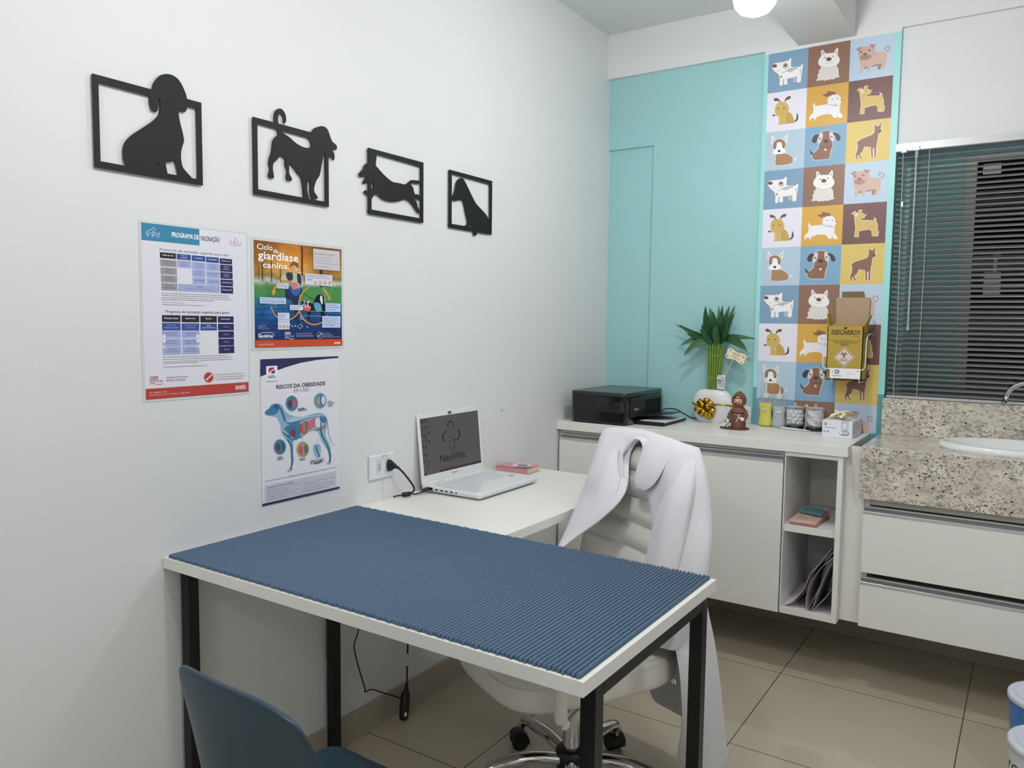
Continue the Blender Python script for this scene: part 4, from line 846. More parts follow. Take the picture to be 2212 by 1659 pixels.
build('wall_scuff', m, mat('scuff', (120, 118, 112), 0.8), loc=(0, 1.45, 0.9), label='small grey scuff on the white wall right of the laptop', cat='wall mark')

# ================================================================ LAPTOP AND THINGS ON THE DESK
def laptop():
    ca, sa = math.cos(0.025), math.sin(0.025); OX, OY, Z = 0.024, 0.938, 0.7535
    r = root('laptop', (0.15, 1.12, 0.7505), 'open white laptop on the white desk showing a grey desktop picture', 'laptop')
    X = lambda d, w, z: Vector((OX+d*ca+w*(-sa)*0.4, OY+w+d*sa*0.6, z))     # d = away from wall, w = along wall
    D, Wd = 0.252, 0.366
    def outline(z, ins):
        pts = []
        for (d, w, q) in ((ins, ins, PI), (D-ins, ins, 1.5*PI), (D-ins, Wd-ins, 0), (ins, Wd-ins, .5*PI)):
            pass
        rc = 0.014
        for (d, w, a0) in ((rc, rc, PI), (D-rc, rc, 1.5*PI), (D-rc, Wd-rc, 0), (rc, Wd-rc, .5*PI)):
            for k in range(5):
                a = a0+k*PI/8; pts.append(X(d+(rc-ins)*math.cos(a), w+(rc-ins)*math.sin(a), z))
        return pts
    m = MB(); m.loft([outline(Z, 0.012), outline(Z+0.006, 0.003), outline(Z+0.013, 0.0), outline(Z+0.020, 0.0005), outline(Z+0.0225, 0.003)], 0, True, True)
    base = build('base', m, mat('laptop_white', (226, 228, 230), 0.22, coat=0.2), r)
    zt = Z+0.0227
    m = MB()
    for row in range(6):
        n = [16, 15, 15, 14, 13, 9][row]; w0, w1 = 0.020, 0.346
        for k in range(n):
            a = w0+(w1-w0)*k/n+0.0012; b = w0+(w1-w0)*(k+1)/n-0.0012
            if row == 5: 
                e = [0, 1, 2, 3, 4, 9.5, 10.5, 11.5, 12.5, 14]; a = w0+(w1-w0)*e[k]/14+.0012; b = w0+(w1-w0)*e[k+1]/14-.0012
            d0 = 0.048+row*0.0175; vs = [X(d, w, z) for z in (zt, zt+0.0016) for d, w in ((d0, a), (d0+0.0152, a), (d0+0.0152, b), (d0, b))]
            m.add(vs, [(0, 3, 2, 1), (4, 5, 6, 7), (0, 1, 5, 4), (1, 2, 6, 5), (2, 3, 7, 6), (3, 0, 4, 7)], 0)
    o = build('keyboard', m, mat('key_white', (216, 218, 222), 0.4), r); bevmod(o, 0.0004, 1)
    A = Art(lambda u, v, n: X(v, u, zt+n), 0.00005)      # u along wall, v away from the wall
    for u, v in ((0.050, 0.022), (0.085, 0.020)):
        A = Art(lambda u, v, n: X(v, u, zt+n), 0.00005)
        A.raw([(u, v), (u+0.008, v), (u+0.008, v+0.005), (u, v+0.005)], [[0,1,2,3]], '4A4A52'); A.raw([(u+0.0075, v+.001), (u+0.022, v+.001), (u+0.022, v+0.004), (u+.0075, v+0.004)], [[0,1,2,3]], '8A8C92'); A.build('sticker', r)
    A = Art(lambda u, v, n: X(v, u, zt+n), 0.00005)
    A.raw([(0.300, 0.162), (0.322, 0.162), (0.322, 0.172), (0.300, 0.172)], [[0,1,2,3]], '60626C'); A.raw([(0.301, 0.163), (0.309, 0.163), (0.309, 0.171), (0.301, 0.171)], [[0,1,2,3]], 'A8ACB8')
    A.build('sticker', r)
    m = MB(); vs = [X(d, w, zt-0.0001) for d, w in ((0.165, 0.125), (0.225, 0.125), (0.225, 0.205), (0.165, 0.205))]; vs += [v+Vector((0, 0, 0.0006)) for v in vs]
    m.add(vs, [(0, 3, 2, 1), (4, 5, 6, 7), (0, 1, 5, 4), (1, 2, 6, 5), (2, 3, 7, 6), (3, 0, 4, 7)]); build('touchpad', m, MATS['laptop_white'], r)
    # ports on the near side
    for d, w_, h in ((0.047, 0.012, 0.010), (0.070, 0.012, 0.004), (0.092, 0.011, 0.0045), (0.112, 0.011, 0.0045), (0.133, 0.011, 0.0045), (0.153, 0.005, 0.005)):
        m = MB(); m.xf = None
        vs = [X(d+a, -0.0006+b, Z+0.0125+c) for a in (-w_/2, w_/2) for b in (0, 0.004) for c in (-h/2, h/2)]
        m.add(vs, [(0, 1, 3, 2), (4, 6, 7, 5), (0, 4, 5, 1), (2, 3, 7, 6), (0, 2, 6, 4), (1, 5, 7, 3)]); build('port', m, M_BLKPL, r)
    # lid
    LO = X(0.010, 0.001, Z+0.020); U = Vector((-0.01, 1, 0)).normalized(); V = Vector((-0.105, 0, 1)).normalized(); N = U.cross(V)
    LW, LH = 0.364, 0.243
    fr = lambda u, v, n: LO+U*u+V*v+N*n
    rc = 0.012; ol = []
    for (u, v, a0) in ((LW-rc, LH-rc, 0), (rc, LH-rc, .5*PI), (rc*.4, rc*.4, PI), (LW-rc*.4, rc*.4, 1.5*PI)):
        q = rc if v > 0.1 else rc*.4
        for k in range(5): a = a0+k*PI/8; ol.append((u+q*math.cos(a), v+q*math.sin(a)))
    m = MB(); ins = lambda k: [((u-LW/2)*(1-k/LW*2)+LW/2, (v-LH/2)*(1-k/LH*2)+LH/2) for u, v in ol]
    m.loft([[fr(u, v, z) for u, v in ins(k)] for z, k in ((-0.008, 0.003), (-0.006, 0.0), (-0.001, 0.0), (0.0, 0.0012))], 0, True, True)
    lid = build('lid', m, MATS['laptop_white'], r)
    A = Art(fr, 0.00003); A.H = homog([(105,330),(1205,155),(1340,1260),(245,1590)], [(0,LH),(LW,LH),(LW,0),(0,0)])
    A.L = 4; DK = '1E1C24'; A.poly([(152,408),(1178,235),(1283,1142),(268,1420)], '5A565C'); 
    A.poly([(540,1300),(1280,1100),(1283,1142),(548,1340)], '37353C')
    def arcp(c, rx, ry, a0, a1, w, rot=0): A.stroke([(c[0]+rx*math.cos(math.radians(t)), c[1]+ry*math.sin(math.radians(t))) for t in np.linspace(a0, a1, 14)], w, DK)
    arcp((708,520),50,85,-180,0,20); arcp((640,705),60,88,110,265,22); arcp((830,660),46,84,-80,70,24); A.stroke([(850,745),(785,750),(795,800)],20,DK)
    A.stroke([(800,860),(790,900),(755,940)],22,DK,sm=3,w2=8); A.stroke([(705,865),(720,915)],16,DK)
    A.stroke([(650,620),(665,545),(720,525),(790,545),(810,580),(810,640),(770,700),(765,740),(800,820),(790,850)],5,'45414A',sm=4)
    A.stroke([(650,620),(660,680),(700,712),(722,690),(715,620),(735,570)],5,'45414A',sm=4); A.stroke([(720,700),(685,770),(685,850),(720,910)],5,'45414A',sm=4)
    A.text('NeoVita',(545,1040),(995,1062),DK,0.0) if False else None
    hm = A.H; a = hm((545,1035)); b = hm((995,1062)); a2 = hm((553,1165)); h_ = a[1]-a2[1]
    A.H = None; A.text('NeoVita', (a2[0], a2[1]+h_+0.001), (b[0], a2[1]-0.0005), DK, 0.012); A.H = hm
    A.text('clínica veterinária',(700,1155),(980,1105),'4A484E')
    for x, y in ((290,430),(300,540),(245,550),(200,565),(320,650),(335,800),(275,780),(220,800),(285,890),(235,900),(250,1030),(300,1040),(330,1235),(285,1385),(240,440),(190,450),(325,1160),(205,690),(265,700),(255,1170)):
        A.poly([(x-11,y-18),(x+12,y-20),(x+14,y+14),(x-9,y+16)], '2C2A32' if (x+y) % 3 else '3A383E'); A.poly([(x-12,y+26),(x+16,y+22),(x+17,y+30),(x-11,y+34)], '3E3B42')
    A.L += 1; A.poly([(650,265),(708,255),(712,297),(655,305)],'2A2A30'); A.text('webcam',(660,272),(703,283),'C8C8CC')
    hb = hm((765,1358)); hc = hm((873,1315)); A.H = None; A.text('SAMSUNG', (hb[0], hb[1]+0.0065), (hc[0], hb[1]+0.0015), '7A7C84', 0.01); A.H = hm
    for x, y in ((128,370),(1193,190),(420,322),(948,232),(1028,1325),(600,1447)): A.ell((x,y),6,8,'9A9CA2',n=10)
    A.build('screen', r, print_mat('screen_print', 0.3), label='grey display with dark logo')
    m = MB(); m.tube([X(0.012, 0.035, Z+0.022), X(0.012, 0.075, Z+0.022)], 0.006, 12); m.tube([X(0.012, 0.29, Z+0.022), X(0.012, 0.33, Z+0.022)], 0.006, 12)
    for a, b in ((0.035, 0.075), (0.29, 0.33)):
        m = MB(); m.tube([X(0.012, a, Z+0.022), X(0.012, b, Z+0.022)], 0.006, 12); build('hinge', m, MATS['laptop_white'], r)
laptop()
def socket_left():
    r = root('wall_outlet', (0, 0.768, 0.862), 'white double wall outlet marked 127 V on the left wall beside the laptop', 'outlet')
    m = MB(); m.box(0.0003, 0.008, 0.710, 0.827, 0.823, 0.902, 0, 0.003); build('face_plate', m, mat('outlet_white', (228, 229, 234), 0.3), r)
    for a in (0.743, 0.785):
        m = MB(); m.box(0.0078, 0.0084, a-0.0008, a+0.0218, 0.8405, 0.8855, 0); m.box(0.0082, 0.0088, a, a+0.021, 0.8415, 0.8845, 1)
        pts = [(a+0.0035, 0.850), (a+0.0035, 0.872), (a+0.0105, 0.881), (a+0.0175, 0.872), (a+0.0175, 0.850), (a+0.0105, 0.8445)]
        m.prism([pts], fr_left(0.0087), 0.0004, 2)
        if a < .75:
            for z in (0.855, 0.8625, 0.870): m.cyl((0.0088, a+0.0105, z), 0.0018, 0.0006, 10, 3, 'x')
        build('socket', m, [mat('outlet_gap', (120, 122, 130), 0.5), MATS['outlet_white'], mat('outlet_recess', (196, 198, 206), 0.4), M_BLKPL], r)
    A = Art(fr_left(0.0082), 0.00004); A.raw([(0.757, 0.8865), (0.798, 0.8865), (0.798, 0.900), (0.757, 0.900)], [[0,1,2,3]], 'EDEDF0')
    A.text('127 V', (0.7625, 0.8975), (0.793, 0.8885), '26262E', 0.015); A.build('voltage_sticker', r, label='127 V sticker')
socket_left()
def power_cable():
    r = root('laptop_charger_cable', (0.03, 0.86, 0.7505), 'black charger cable from the wall outlet to the laptop lying on the desk', 'cable')
    m = MB(); m.loft([[(x, 0.7955+a*w, 0.862+b*h) for a, b in ((-1, -.5), (-.5, -1), (.5, -1), (1, -.5), (1, .5), (.5, 1), (-.5, 1), (-1, .5))] for x, w, h in ((0.0095, 0.009, 0.019), (0.020, 0.009, 0.018), (0.030, 0.007, 0.011), (0.042, 0.005, 0.006))], 0, True, True)
    m.tube([(0.040, 0.7955, 0.861), (0.052, 0.800, 0.856)], [0.006, 0.0045], 12); build('plug', m, M_BLKPL, r)
    pts = smooth([(0.050, 0.799, 0.857), (0.062, 0.812, 0.838), (0.068, 0.838, 0.806), (0.067, 0.856, 0.782), (0.058, 0.858, 0.768), (0.042, 0.850, 0.7600), (0.034, 0.842, 0.758)], 5, False)
    m = MB(); m.tube(pts, 0.0033, 10); m.tube(smooth([(0.012, 0.815, 0.7535), (0.020, 0.825, 0.7565), (0.030, 0.836, 0.7575)], 4, False), 0.0026, 8)
    build('cord', m, M_BLKPL, r)
    m = MB(); m.tube([(0.030, 0.838, 0.7590), (0.031, 0.841, 0.7590), (0.040, 0.866, 0.7590), (0.041, 0.869, 0.7590)], [0.005, 0.0078, 0.0078, 0.005], 8); build('ferrite_bead', m, M_BLKPL, r)
    m = MB(); m.tube(smooth([(0.040, 0.867, 0.7585), (0.049, 0.885, 0.756), (0.054, 0.905, 0.758), (0.057, 0.912, 0.762)], 4, False), 0.0026, 8)
    build('cord', m, M_BLKPL, r)
    m = MB(); m.tube([(0.055, 0.908, 0.760), (0.058, 0.918, 0.764), (0.062, 0.930, 0.767), (0.064, 0.937, 0.767)], [0.0035, 0.0065, 0.0068, 0.0055], 12); build('jack', m, M_BLKPL, r)
power_cable()
def pink_book():
    r = root('notebook', (0.11, 1.43, 0.7505), 'small pink hardcover book lying on the desk beyond the laptop keyboard', 'book')
    q = [(0.022, 1.395), (0.158, 1.408), (0.150, 1.512), (0.014, 1.500)]; z0, z1 = 0.7508, 0.7735
    ins = lambda k: [((x-0.086)*(1-k)+0.086, (y-1.4535)*(1-k)+1.4535) for x, y in q]
    m = MB()
    for a, b in ((z0, z0+0.0022), (z1-0.0022, z1)): m.loft([[(x, y, z) for x, y in q] for z in (a, b)], 0, True, True, False)
    m.loft([[(q[0][0], q[0][1], z), (q[1][0], q[1][1], z), (q[1][0]-.0012, q[1][1]+0.0025, z), (q[0][0]-.001, q[0][1]+0.0025, z)] for z in (z0, z1)], 0, True, True, False)
    build('cover', m, mat('pink_cover', (212, 146, 154), 0.4), r)
    m = MB(); m.loft([[(x, y, z) for x, y in ins(0.05)] for z in (z0+.0022, z1-.0022)], 0, True, True, False); build('pages', m, mat('paper_cream', (226, 214, 190), 0.8), r)
    A = Art(lambda u, v, n: Vector((0.018+u*0.137-v*0.008, 1.398+u*0.012+v*0.104, z1+n)), 0.00006)
    A.poly([(0.42,0.25),(0.80,0.05),(0.97,0.10),(0.99,0.55),(0.75,0.95),(0.55,0.80)],'DDA2AA',2); A.poly([(0.55,0.03),(0.98,0.03),(0.98,0.55),(0.75,0.45)],'6E5560',2)
    A.poly([(0.32,0.55),(0.5,0.28),(0.72,0.30),(0.9,0.5),(0.82,0.8),(0.55,0.9),(0.38,0.8)],'F0D8DC',3); A.poly([(0.46,0.52),(0.6,0.36),(0.76,0.42),(0.80,0.6),(0.66,0.75),(0.5,0.7)],'6A5058',3)
    A.text('Amor', (0.52, 0.62), (0.74, 0.48), 'F6E4E8', 0.01); A.stroke([(0.40,0.74),(0.22,0.80),(0.14,0.74),(0.24,0.66),(0.38,0.68)],0.025,'F0D8DC',sm=3); A.stroke([(0.46,0.84),(0.34,0.96),(0.22,0.96),(0.30,0.84),(0.42,0.80)],0.025,'F0D8DC',sm=3)
    A.build('cover_print', r, label='pale rabbit outline print')
pink_book()
def hanging_cords():
    r = root('power_cord', (0.05, 0.82, 0.0), 'black power cord hanging below the table with an inline plug block near the floor', 'cable')
    m = MB(); m.tube(smooth([(0.014, 0.73, 0.72), (0.016, 0.66, 0.52), (0.02, 0.646, 0.367), (0.02, 0.626, 0.315), (0.018, 0.648, 0.235), (0.02, 0.671, 0.163), (0.0203, 0.671, 0.149)], 5, False)+smooth([(0.021, 0.676, 0.146), (0.022, 0.70, 0.145), (0.024, 0.75, 0.115), (0.035, 0.80, 0.085), (0.045, 0.828, 0.066)], 5, False), 0.0022, 8)
    build('cord', m, M_BLKPL, r)
    m = MB(); m.tube(smooth([(0.020, 0.86, 0.60), (0.03, 0.88, 0.45), (0.045, 0.868, 0.32), (0.05, 0.845, 0.255)], 5, False), 0.0042, 10); m.tube([(0.05, 0.845, 0.256), (0.05, 0.843, 0.191), (0.05, 0.840, 0.12)], 0.0030, 8)
    build('cord', m, M_BLKPL, r)
    m = MB(); m.tube([(0.05, 0.844, 0.220), (0.05, 0.8425, 0.180)], 0.0048, 10); build('warning_label', m, mat('label_white', (215, 215, 215), 0.5), r, label='white tag wrapped round the cord')
    m = MB(); c = [(0.05, 0.840, 0.125), (0.05, 0.837, 0.095), (0.05, 0.834, 0.088), (0.053, 0.826, 0.045), (0.056, 0.818, 0.014), (0.057, 0.815, 0.004)]
    m.tube(c, [0.004, 0.009, 0.015, 0.017, 0.016, 0.011], 8); build('plug_block', m, M_BLKPL, r)
    m = MB(); m.tube([(0.068, 0.812, 0.035), (0.071, 0.810, 0.030), (0.072, 0.808, 0.022)], [0.003, 0.006, 0.003], 8); build('plug_contact', m, M_CHROME, r, label='shiny metal contact')
hanging_cords()

# ================================================================ THINGS ON THE WORKTOP
def printer():
    r = root('printer', (0.2, 2.1, ZC), 'black inkjet printer with open paper trays on the left end of the worktop', 'printer')
    x0, x1, y0, y1, z0, z1 = 0.060, 0.334, 1.902, 2.292, ZC+0.003, ZC+0.138
    def ol(ins, z, rc=0.028, X1=x1):
        P = []
        for (x, y, a0) in ((X1-rc, y1-rc, 0), (x0+rc, y1-rc, .5*PI), (x0+rc, y0+rc, PI), (X1-rc, y0+rc, 1.5*PI)):
            for k in range(7): a = a0+k*PI/12; P.append((x+(rc-ins)*math.cos(a), y+(rc-ins)*math.sin(a), z))
        return P
    # body with a mouth on the +x side: built as back block, two cheeks and floor
    m = MB(); m.loft([ol(0.006, z0), ol(0, z0+0.006), ol(0, z1-0.020)], 0, True, True)
    # recess drawn as geometry on the front: dark frame panels
    b = build('body', m, M_GLOSSBLK, r)
    m = MB(); m.loft([ol(0.0015, z1-0.0195), ol(-0.001, z1-0.015), ol(0.0, z1-0.003), ol(0.004, z1)], 0, True, True); build('scanner_lid', m, mat('printer_lid', (34, 38, 40), 0.28, coat=0.2), r)
    A = Art(lambda u, v, n: Vector((x0+u, y0+v, z1+n)), 0.00005); A.text('Canon', (0.15, 0.22), (0.16, 0.205), '8FA0A4'); 
    A = Art(lambda u, v, n: Vector((x1+0.0063+n, y0+u, z0+v)), 0.00005)
    m = MB(); yA, yB = y0+0.030, y1-0.030
    m.box(x1-0.004, x1+0.006, yA, yA+0.150, z0+0.030, z1-0.030, 0, 0.002)      # cover panel with logo
    m.box(x1-0.004, x1+0.008, yA+0.0, yB-0.02, z1-0.040, z1-0.026, 0, 0.002)
    m.box(x1-0.004, x1+0.006, yB-0.022, yB, z0+0.010, z1-0.030, 0, 0.002)
    build('front_cover', m, mat('printer_matte', (24, 27, 29), 0.4), r)
    m = MB(); m.box(x1-0.002, x1+0.001, yA+0.150, yB-0.022, z0+0.012, z1-0.042); build('paper_slot', m, mat('deep_black', (6, 7, 8), 0.7), r)
    A.text('Canon', (0.062, 0.070), (0.105, 0.058), 'C8D0D4', 0.01); A.build('logo', r, label='pale printed logo')
    m = MB(); m.box(x1+0.001, x1+0.130, yA+0.06, yB-0.01, ZC+0.004, ZC+0.012, 0, 0.002); m.box(x1+0.008, x1+0.012, yA+0.06, yB-0.01, ZC+0.012, ZC+0.020)
    m.box(x1+0.001, x1+0.130, yA+0.06, yA+0.064, ZC+0.012, ZC+0.017)
    build('paper_tray', m, MATS['printer_matte'], r)
    m = MB(); m.box(x1+0.015, x1+0.126, yA+0.075, yB-0.03, ZC+0.0125, ZC+0.0170); build('paper_stack', m, mat('paper_white', (222, 222, 230), 0.7), r, label='white sheets in tray')
    m = MB(); m.loft([[(x1+0.002, yA+0.10, ZC+0.030), (x1+0.002, yB-0.03, ZC+0.030), (x1+0.002, yB-0.03, ZC+0.034), (x1+0.002, yA+0.10, ZC+0.034)], [(x1+0.065, yA+0.11, ZC+0.036), (x1+0.065, yB-0.04, ZC+0.036), (x1+0.065, yB-0.04, ZC+0.039), (x1+0.065, yA+0.11, ZC+0.039)], [(x1+0.125, yA+0.17, ZC+0.044), (x1+0.125, yB-0.06, ZC+0.044), (x1+0.125, yB-0.06, ZC+0.047), (x1+0.125, yA+0.17, ZC+0.047)]], 0, True, True, False)
    build('output_tray', m, MATS['printer_matte'], r)
    m = MB(); m.tube(smooth([(0.062, 1.99, ZC+0.085), (0.040, 1.985, ZC+0.078), (0.032, 1.982, ZC+0.05), (0.040, 1.98, ZC+0.02), (0.062, 1.98, ZC+0.012)], 4, False), 0.0026, 8); build('usb_cable', m, M_BLKPL, r)
    return r
PRN = printer()
m = MB(); m.tube(smooth([(0.318, 2.287, ZC+0.028), (0.34, 2.315, ZC+0.040), (0.385, 2.32, ZC+0.040), (0.43, 2.315, ZC+0.022), (0.47, 2.318, ZC+0.006), (0.56, 2.332, ZC+0.004), (0.66, 2.338, ZC+0.004), (0.686, 2.338, ZC+0.03)], 5, False), 0.0028, 8)
build('power_cord', m, M_BLKPL, PRN)
def outlet_back():
    r = root('wall_outlet', (0.705, YR, 0.935), 'white surface mounted outlet box on the teal wall behind the friar figurine', 'outlet')
    m = MB(); m.box(0.684, 0.727, 2.338, YR-0.0003, 0.9005, 0.975, 0, 0.002); m.box(0.664, 0.684, 2.341, YR-0.0003, 0.9005, 0.975, 0, 0.001); build('face_plate', m, MATS['outlet_white'], r)
    m = MB(); m.box(0.696, 0.716, 2.337, 2.3385, 0.915, 0.960, 0, 0.0005); build('socket', m, MATS['outlet_recess'], r)
outlet_back()

def vase():
    cx, cy = 0.571, 2.283
    r = root('vase', (cx, cy, ZC), 'flat round white ceramic vase with a gold bow holding lucky bamboo', 'vase')
    m = MB(); rows = []
    prof = [(0.055, 0.0), (0.068, 0.006), (0.081, 0.025), (0.089, 0.05), (0.0925, 0.078), (0.089, 0.10), (0.079, 0.122), (0.066, 0.137), (0.052, 0.145), (0.047, 0.1455), (0.045, 0.138), (0.044, 0.12)]
    for rx, z in prof:
        ry = 0.018+0.018*math.sqrt(max(0, 1-((z-0.07)/0.09)**2)) if rx > .0445 else 0.014
        if z > 0.144: ry = 0.019 if rx > .05 else 0.0165
        rows.append([(cx+rx*math.copysign(abs(math.cos(t))**0.85, math.cos(t)), cy+ry*math.copysign(abs(math.sin(t))**0.9, math.sin(t)), ZC+0.0005+z) for t in [2*PI*j/40 for j in range(40)]])
    m.loft(rows, 0, True); m.add(rows[0], [list(range(40))]); m.add(rows[-1], [list(range(40))])
    build('body', m, mat('vase_ceramic', (226, 228, 230), 0.25, coat=0.2), r)
    M_GOLD = mat('gold_foil', (196, 158, 52), 0.22, metal=1.0)
    m = MB(); z = ZC+0.080
    rows = []
    for dz in (-0.004, 0.004): rows.append([(cx+0.0935*math.copysign(abs(math.cos(t))**0.85, math.cos(t)), cy+0.0372*math.copysign(abs(math.sin(t))**0.9, math.sin(t)), z+dz-0.004*math.cos(3*t)) for t in [2*PI*j/40 for j in range(40)]])
    m.loft(rows, 0, True); o = build('ribbon_band', m, M_GOLD, r, fix=False); subsurf(o, 0, 0.0006, 1)
    rnd = random.Random(5)
    L = [(-62, .054), (-15, .046), (35, .044), (85, .042), (140, .046), (190, .050), (235, .046), (285, .042), (20, .026), (140, .026), (260, .028)]
    for k, (ang, ln) in enumerate(L):
        a = math.radians(ang); d = Vector((math.cos(a), 0, math.sin(a))); s = Vector((-math.sin(a), 0, math.cos(a))); o_ = Vector((cx-0.014, cy-0.037-0.005*(k % 3)-(0.010 if k > 7 else 0), ZC+0.068))
        m = MB(); rows = []
        for t in np.linspace(0, 2*PI, 17):
            rad = ln/2; px = rad*(1-math.cos(t)); py = -0.012*math.sin(t)-0.008*(px/ln)
            c = o_+d*px+Vector((0, py-0.004, 0)); w = 0.0118*(0.55+0.45*min(1, px/ln*2.2)); tw = s+Vector((0, 0.35*math.sin(k*2.1), 0))
            rows.append([c-tw*w, c+tw*w])
        m.loft(rows, 0); o = build('bow_loop', m, M_GOLD, r, fix=False); subsurf(o, 0, 0.0005, 0)
vase()
def bamboo():
    cx, cy = 0.573, 2.283; rnd = random.Random(11)
    r = root('lucky_bamboo', (cx, cy, ZC+0.05), 'bundle of green lucky bamboo stems with dark leaves in the white vase', 'plant')
    MS = mat('bamboo_stem', (112, 142, 62), 0.35, noise=0.25, nscale=25); MLf = mat('bamboo_leaf', (38, 84, 48), 0.35, noise=0.25, nscale=40); MLl = mat('bamboo_leaf_light', (70, 110, 74), 0.4, noise=0.2, nscale=40)
    k = 0
    for i in range(3):
        for j in range(6):
            x = cx-0.0215+j*0.0085+(i % 2)*0.004; y = cy-0.008+i*0.008; top = 0.352+rnd.uniform(-.03, .02)
            m = MB(); pts = []; rad = []; z = 0.060; ph = rnd.uniform(0, .03)
            dx = (x-cx)*0.35
            while z < top:
                f = ((z+ph) % 0.034)/0.034; pts.append((x+dx*max(0, (z-.18))/.12, y, ZC+z)); rad.append(0.0041+(0.0007 if f < 0.14 else 0)); z += 0.0055
            m.tube(pts, rad, 8); build('stem', m, MS, r)
    for z, e in ((1.196, 0), (1.097, 1)):
        m = MB(); m.tube([(cx+0.0285*math.cos(t)+0.001, cy+0.0145*math.sin(t), z+0.0025*math.sin(2.3*t)) for t in np.linspace(0, 2*PI, 22)]+([(cx+0.04, cy-0.02, z+0.002)] if e else []), 0.0010, 6)
        build('tie', m, mat('raffia', (200, 190, 90), 0.6), r, label='yellow tie wire')
    px = lambda X, Y: (0.373+(X-70)*0.000405, 1.408-(Y-120)*0.000398)
    leaves = [((545,470),(400,450),(170,308),60,-.02,0),((560,470),(300,400),(68,308),26,.01,0),((540,480),(360,480),(208,560),44,-.03,1),((540,520),(400,520),(258,672),56,-.035,1),
      ((520,440),(440,430),(335,358),22,.02,0),((500,460),(330,455),(215,500),20,.02,0),((520,540),(470,400),(442,225),26,-.01,0),((530,440),(490,300),(480,100),62,-.025,0),((550,440),(560,300),(530,120),64,-.03,1),((560,420),(575,280),(563,95),34,.02,0),
      ((600,450),(640,300),(662,88),66,-.02,0),((610,430),(650,260),(695,95),36,.015,0),((600,430),(700,230),(742,92),24,.02,0),((620,520),(700,340),(800,188),60,-.025,0),((620,430),(690,320),(722,200),22,.02,0),((600,450),(600,300),(612,190),26,.0,0),
      ((640,460),(800,440),(1018,462),40,-.005,0),((650,470),(820,440),(1012,466),32,-.02,1),((660,470),(800,480),(965,612),70,-.03,0),((580,470),(620,400),(640,300),48,.01,1),((560,470),(520,380),(505,240),40,.01,1),((540,500),(570,420),(600,330),44,-.035,0),
      ((530,500),(500,330),(505,150),56,-.04,0),((580,500),(590,340),(585,165),58,-.04,0),((610,490),(640,360),(672,170),54,-.035,0),((500,520),(400,460),(290,420),50,-.035,0),((560,560),(480,440),(455,300),46,-.03,0),((630,520),(700,400),(735,290),46,-.03,0),((600,540),(610,420),(640,320),60,-.045,1)]
    for i, (b, mdl, t, w, dy, lt) in enumerate(leaves):
        B, M_, T_ = px(*b), px(*mdl), px(*t); m = MB(); rows = []
        P0 = Vector((B[0], cy, B[1])); P2 = Vector((T_[0], min(2.335, cy+dy*1.6), T_[1])); P1 = Vector((M_[0], cy+dy, M_[1]))*2-(P0+P2)/2
        n = 14; W = w*0.0004/2*1.42
        for k in range(n+1):
            s = k/n; c = P0*(1-s)**2+P1*2*s*(1-s)+P2*s*s; tg = (P1-P0)*(1-s)+(P2-P1)*s; tg.normalize()
            sd = tg.cross(Vector((0.12*math.sin(i*3), -1, 0.1*math.cos(i*2)))).normalized(); ww = W*(math.sin(PI*min(1, s*0.93+0.10))**0.75)*(1 if s < .96 else .5)
            tw = math.sin(i*1.7)*0.6*s; sd = (sd*math.cos(tw)+Vector((0, 1, 0))*math.sin(tw)).normalized(); nrm = tg.cross(sd)
            rows.append([c-sd*ww-nrm*ww*.25, c, c+sd*ww-nrm*ww*.25])
            for q in rows[-1]: q.y = min(q.y, 2.341)
        m.loft(rows, 0); o = build('leaf', m, MLl if lt else MLf, r, fix=False); subsurf(o, 1, 0.0006)
    # nursery tag tied to the stems
    A = Art(fr_gen((0.595, 2.262, 1.050), (1, -0.1, 0.02), (0, 0, 1)), 0.00005)
    A.poly([(0,0),(0.034,-0.0005),(0.037,0.062),(0.0,0.060)],'E6E6EA'); A.raw([(0.004,0.006),(0.018,0.006),(0.018,0.042),(0.004,0.042)],[[0,1,2,3]],'3A3A40'); A.raw([(0.0052,0.0072),(0.0168,0.0072),(0.0168,0.024),(0.0052,0.024)],[[0,1,2,3]],'DCDCE0')
    A.L += 1; A.poly([(0.006,0.028),(0.010,0.040),(0.013,0.030),(0.017,0.038),(0.015,0.026)],'C8C8CC'); A.text('BAMBU',(0.005,0.0205),(0.0165,0.016),'33333A',.01)
    for i in range(5):
        A.raw([(0.021+i*0.0026,0.006),(0.0222+i*0.0026,0.006),(0.0222+i*0.0026,0.050),(0.021+i*.0026,0.050)],[[0,1,2,3]],'7A7A84')
    A.text('Lucky Bamboo',(0.004,0.056),(0.030,0.048),'4A4A54')
    m = MB(); F_ = fr_gen((0.595, 2.262, 1.050), (1, -0.1, 0.02), (0, 0, 1)); m.prism([[(0,0),(0.034,-0.0005),(0.037,0.062),(0.0,0.060)]], F_, -0.0008); 
    A.build('plant_tag', r, body=(m, 'E2E2E6'), label='small white printed tag')
bamboo()
